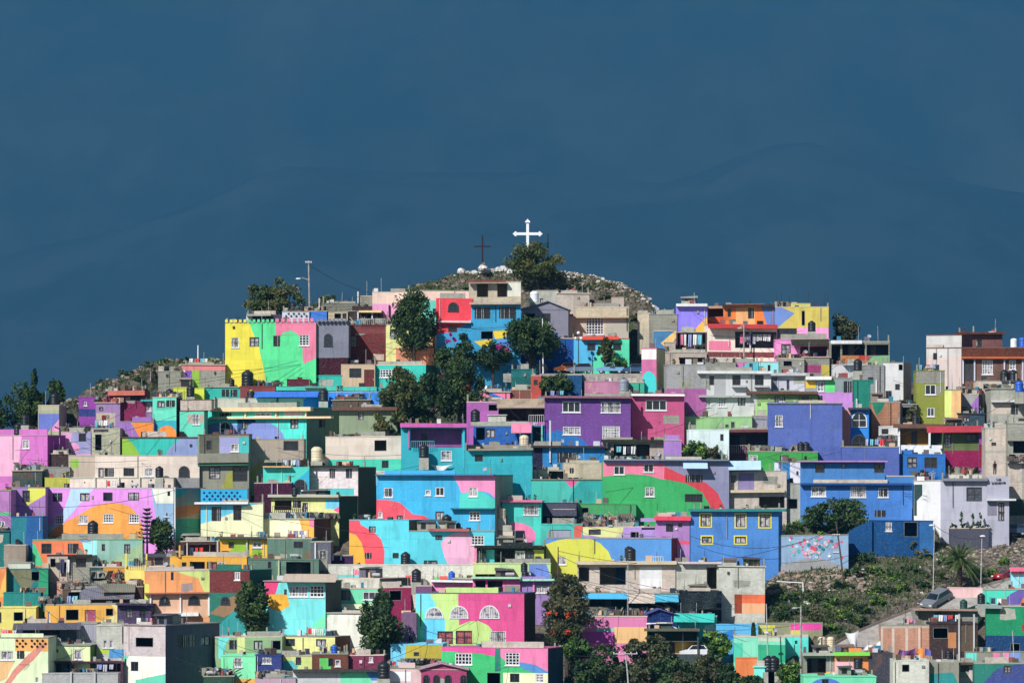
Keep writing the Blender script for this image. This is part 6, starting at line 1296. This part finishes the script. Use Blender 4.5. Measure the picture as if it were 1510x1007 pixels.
def EXTRA():
    # low scrub and dry grass between the shrubs of the open slope
    mb = MB(); mats = LEAF['o'][:2] + LEAF['g'][:2] + LEAF['d'] + LEAF['o']
    for i in range(12500):
        if i % 5 == 0: cpx, cpy = R(1130, 1420), R(770, 930)
        px, py = cpx + random.gauss(0, 9), cpy + random.gauss(0, 5)
        if in_poly((px, py), ROADP) or in_poly((px, py + 6), ROADP): continue
        if px > 1395 and random.random() < .6: continue
        Y = YY(py); x = XX(px, Y); z = TZ(x, Y); a = R(0, 6.28); u = Vector((math.cos(a), math.sin(a), 0)) * R(.05, .12); t = Vector((R(-.2, .2), R(-.2, .2), R(.2, .5)))
        p = Vector((x, Y, z - .05)); mb.face([tuple(p - u), tuple(p + u), tuple(p + t + u * .4), tuple(p + t - u * .4)], mats[(i // 5) % len(mats)], [(0, 0)] * 4)
    for i in range(9000):
        if i % 5 == 0: 
            cpx = R(570, 985) if random.random() < .55 else R(95, 335); cpy = interp(SIL, cpx) + abs(random.gauss(0, 16)) + 2
        px, py = cpx + random.gauss(0, 4), cpy + random.gauss(0, 2); Y = YY(max(py, interp(SIL, px))); x = XX(px, Y); z = TZ(x, Y); a = R(0, 6.28); u = Vector((math.cos(a), math.sin(a), 0)) * R(.05, .11); t = Vector((R(-.2, .2), R(-.2, .2), R(.15, .42)))
        p = Vector((x, Y, z - .05)); mb.face([tuple(p - u), tuple(p + u), tuple(p + t + u * .4), tuple(p + t - u * .4)], mats[(i // 5) % len(mats)], [(0, 0)] * 4)
    o = mb.build('grass'); o['kind'] = 'stuff'; o['label'] = 'dry grass and ground cover on the bare slopes'; o['category'] = 'grass'
    # raised lettering on the entrance building
    rt = HOUSES['grey entrance building with lettering over the door']; Y = YY(800) - .9 - .2; mb = MB(); fr = Fr(0, Y, 1, 0, 0, -1); x0 = None
    front = [o for o in rt.children if o.name.startswith('wall')][0]
    ys = [v.co.y for v in front.data.vertices]; yf = min(ys) + rt.location.y; fr = Fr(0, yf - .02, 1, 0, 0, -1)
    for xa, xb, ya, yb_, n in ((1469, 1476, 705, 708, 4), (1462, 1483, 710, 713, 11)):
        a, b_ = XX(xa, yf), XX(xb, yf); st = (b_ - a) / n
        for i in range(n):
            u = a + i * st; z0, z1 = ZZ(yb_, yf), ZZ(ya, yf); k = random.choice((0, 1, 2)); m = M_DARKM
            mb.box(fr, u, u + st * .22, z0, z1, .0, .06, m)
            if k != 1: mb.box(fr, u + st * .55, u + st * .75, z0, z1, .0, .06, m)
            mb.box(fr, u + st * .23, u + st * .54, (z0 + z1) / 2 - .03, (z0 + z1) / 2 + .03, .0, .05, m)
    mb.build('lettering', rt)
    for px, lab in ((1418, 'left'), (1434, 'middle'), (1446, 'right')):
        Yp = YY(802) - 1.0; root = empty('planter_shrub', P3(px, 779, Yp)); tag(root, lab + ' of three slim shrubs along the planter of the grey house', 'plant', 'shrubs along the planter'); mb = MB(); leaves(mb, P3(px, 767, Yp), (.32, .3, .95), 220, LEAF['g'], .14, 6, cone=.6); mb.build('foliage', root); tb = MB(); tb.tube([P3(px, 779, Yp), P3(px, 766, Yp)], .04, M_BARK, 5); tb.build('stem', root)
    mb = MB(); Yp = YY(802) - 1.0
    for px in range(1404, 1457, 7): leaves(mb, P3(px, 775, Yp), (.42, .35, .35), 90, LEAF['d'], .14, 4)
    o = mb.build('hedge'); tag(o, 'low dark hedge along the planter of the grey house', 'hedge')
    rng = random.Random(21); hs = [o for o in HOUSES.values() if 380 < 0 or True]
    for k in range(52):
        a = rng.choice(hs); pa = a.location; cand = [o for o in hs if o is not a and 7 < abs(o.location.x - pa.x) < 26 and abs(o.location.z - pa.z) < 7]
        if not cand: continue
        q = rng.choice(cand); A_ = Vector((pa.x, pa.y - 3.6, pa.z + 3.4 + rng.random())); B_ = Vector((q.location.x, q.location.y - 3.6, q.location.z + 3.2 + rng.random())); sag = rng.uniform(.3, 1.2); mb = MB()
        mb.tube([A_.lerp(B_, i / 14) - Vector((0, 0, sag * 4 * (i / 14) * (1 - i / 14))) for i in range(15)], .024, M_DARKM, 4); o = mb.build('power_cable'); tag(o, 'cable from ' + ' '.join(a['label'].split()[:6]) + ' to ' + ' '.join(q['label'].split()[:6]), 'cable', 'overhead cables')
    def hung(label, pts, Y, m, folds=7, name='tarpaulin', cat='tarpaulin'):
        """a hanging cloth between two top points and two bottom points (pixel), with folds"""
        (a, b), (c, d_) = pts[:2], pts[2:]; mb = MB(); n, r_ = 12, 6; P = lambda p: P3(p[0], p[1], Y); G = []
        for j in range(r_ + 1):
            t = j / r_; row = []
            for i in range(n + 1):
                u = i / n; p = P(a).lerp(P(b), u).lerp(P(c).lerp(P(d_), u), t); p.y += .18 * math.sin(u * folds + t) * (.3 + t); p.z -= .25 * math.sin(math.pi * u) * (1 - t); row.append(tuple(p))
            G.append(row)
        for j in range(r_):
            for i in range(n): q = [G[j + 1][i], G[j + 1][i + 1], G[j][i + 1], G[j][i]]; mb.face(q, m); mb.face([(x_, y_ + .02, z_) for x_, y_, z_ in q[::-1]], m)
        o = mb.build(name, None, True); tag(o, label, cat)
    WC = mat('eee'); hung('white tarpaulin flapping beside the cream water tanks', ((1246, 932), (1266, 929), (1258, 957), (1264, 958)), 8.6, WC)
    hung('white plastic sheet lying at the foot of the ramp', ((1276, 950), (1299, 944), (1272, 958), (1298, 957)), 9.5, WC, 11)
    hung('orange cloth hung before the brick panel house', ((1352, 954), (1360, 953), (1350, 970), (1363, 971)), YY(973) - .4, mat('f93'), 5, 'hanging_cloth', 'cloth')
    hung('white triangular awning cloth on the sky-blue house roof', ((634, 684), (668, 684), (649, 698), (652, 698)), YY(708) - 1.6, WC, 6, 'hanging_cloth', 'cloth')
    hung('tan tarpaulin sagging over the lilac house', ((731, 588), (806, 586), (735, 603), (804, 602)), YY(645) - 1.2, mat('b9a68c'), 13)
    hung('violet cloth on the roof by the orange cloth', ((1326, 957), (1350, 955), (1324, 966), (1350, 966)), YY(973) - .3, mat('748'), 9, 'hanging_cloth', 'cloth')
    hung('blue-violet cloth right of the orange cloth', ((1364, 955), (1384, 956), (1364, 966), (1386, 967)), YY(973) - .3, mat('66b'), 9, 'hanging_cloth', 'cloth')
    hung('bright blue tarpaulin edge hanging by the thicket', ((536, 578), (562, 580), (540, 600), (562, 602)), YY(606) - 1.0, mat('2a8de8'), 8)
    hung('dark green netting hung in the yard of the concrete house', ((1006, 872), (1058, 870), (1006, 902), (1056, 896)), YY(910) - 1.4, mat('1a2a30'), 12, 'netting', 'netting')
    # the blue wall tapers down the slope at its left end
    rt = HOUSES['deep blue house wall with a dark doorway']; yf = YY(822) - .1; fr = Fr(0, yf, 1, 0, 0, -1); mb = MB(); m = mat('04508c')
    pts = [(1250, 860), (1286, 860), (1286, 768), (1272, 773), (1260, 779), (1250, 786)]; q = [(XX(a, yf), ZZ(c, yf)) for a, c in pts]
    mb.face([fr.p(u, z, 0) for u, z in q], m); mb.face([fr.p(u, z, -.35) for u, z in q[::-1]], m)
    for i in range(len(q)): j = (i + 1) % len(q); mb.face([fr.p(*q[i], 0), fr.p(*q[i], -.35), fr.p(*q[j], -.35), fr.p(*q[j], 0)], m)
    mb.build('sloping_wing', rt)
# ================================================================ assemble
build_roads(); build_terrain(); build_plants(); build_poles(); build_crosses(); build_cars(); build_rocks(); build_far()
finish_tanks(); finish_junk(); finish_laundry()
person('person in dark clothes standing on the white wall top', 1467, 680, 700, 43.6, (.02, .02, .025), (.05, .05, .07))
tank_at('c', 627, 593, 614, 78.5, 'cream water tank standing among the central trees', ZZ(640, 78.5) - 2)
tank_at('', 613, 597, 614, 78.8, 'black water tank beside the cream tank among the trees', ZZ(640, 78.8) - 2)
for x, w in ((1212, 'left'), (1225, 'right')): tank_at('c', x, 937, 954, 7.4, w + ' of two cream water tanks before the ramp road', ZZ(966, 7.4) - 2)
for x, a, b, lab in ((1390, 944, 962, 'taller black water tank before the brick panel house'), (1399, 957, 972, 'lower black water tank before the brick panel house'), (1133, 966, 990, 'left of two black tanks beside the orange low wall'), (1141, 966, 990, 'right of two black tanks beside the orange low wall')): tank_at('', x, a, b, YY(b) - 1.5, lab, ZZ(b + 12, YY(b) - 1.5) - 1)
EXTRA()
build_air(HAZE_D, HAZE_C)
for o in COL.objects:
    if o.type == 'MESH' and not o.data.materials: o.data.materials.append(mat('999'))
# ================================================================ light and camera
SUN = Vector((.52, .72, -.72)).normalized()          # direction the light travels
el = math.asin(-SUN.z); az = math.atan2(-SUN.x, -SUN.y)   # compass of the sun, from +Y towards +X
sd = bpy.data.lights.new('sun', 'SUN'); sd.energy = SUN_E; sd.angle = math.radians(.53); sd.color = (1, .97, .92)
so = bpy.data.objects.new('sun', sd); COL.objects.link(so); so.rotation_euler = SUN.to_track_quat('-Z', 'Y').to_euler(); so.location = (-200, -300, 400)
w = bpy.data.worlds.new('World'); scene.world = w; w.use_nodes = True; t = w.node_tree; t.nodes.clear()
sky = t.nodes.new('ShaderNodeTexSky'); sky.sky_type = 'NISHITA'; sky.sun_disc = False; sky.sun_elevation = el; sky.sun_rotation = az; sky.altitude = 2000; sky.dust_density = .6; sky.ozone_density = 1.5
bg = t.nodes.new('ShaderNodeBackground'); bg.inputs['Strength'].default_value = SKY_S; ow = t.nodes.new('ShaderNodeOutputWorld'); t.links.new(sky.outputs[0], bg.inputs[0]); t.links.new(bg.outputs[0], ow.inputs[0])
cd = bpy.data.cameras.new('camera'); cam = bpy.data.objects.new('camera', cd); COL.objects.link(cam); cam.location = (0, -CAMD, HZ); cam.rotation_euler = (math.pi / 2, 0, 0)
cd.sensor_width = 36; cd.sensor_fit = 'HORIZONTAL'; cd.lens = 36 * F / 1510; cd.shift_x = 0; cd.shift_y = (HPY - 503.5) / 1510; cd.clip_start = 5; cd.clip_end = 40000; scene.camera = cam
scene.view_settings.view_transform = 'Standard'; scene.view_settings.look = 'None'; scene.view_settings.gamma = 1; scene.view_settings.exposure = EXPO; scene.view_settings.use_curve_mapping = False
scene.render.engine = 'CYCLES'; c = scene.cycles; c.max_bounces = 5; c.diffuse_bounces = 3; c.glossy_bounces = 2; c.transmission_bounces = 1; c.volume_bounces = 0; c.transparent_max_bounces = 4; c.use_denoising = True; c.volume_step_rate = 1
c.use_adaptive_sampling = True; c.adaptive_threshold = .015
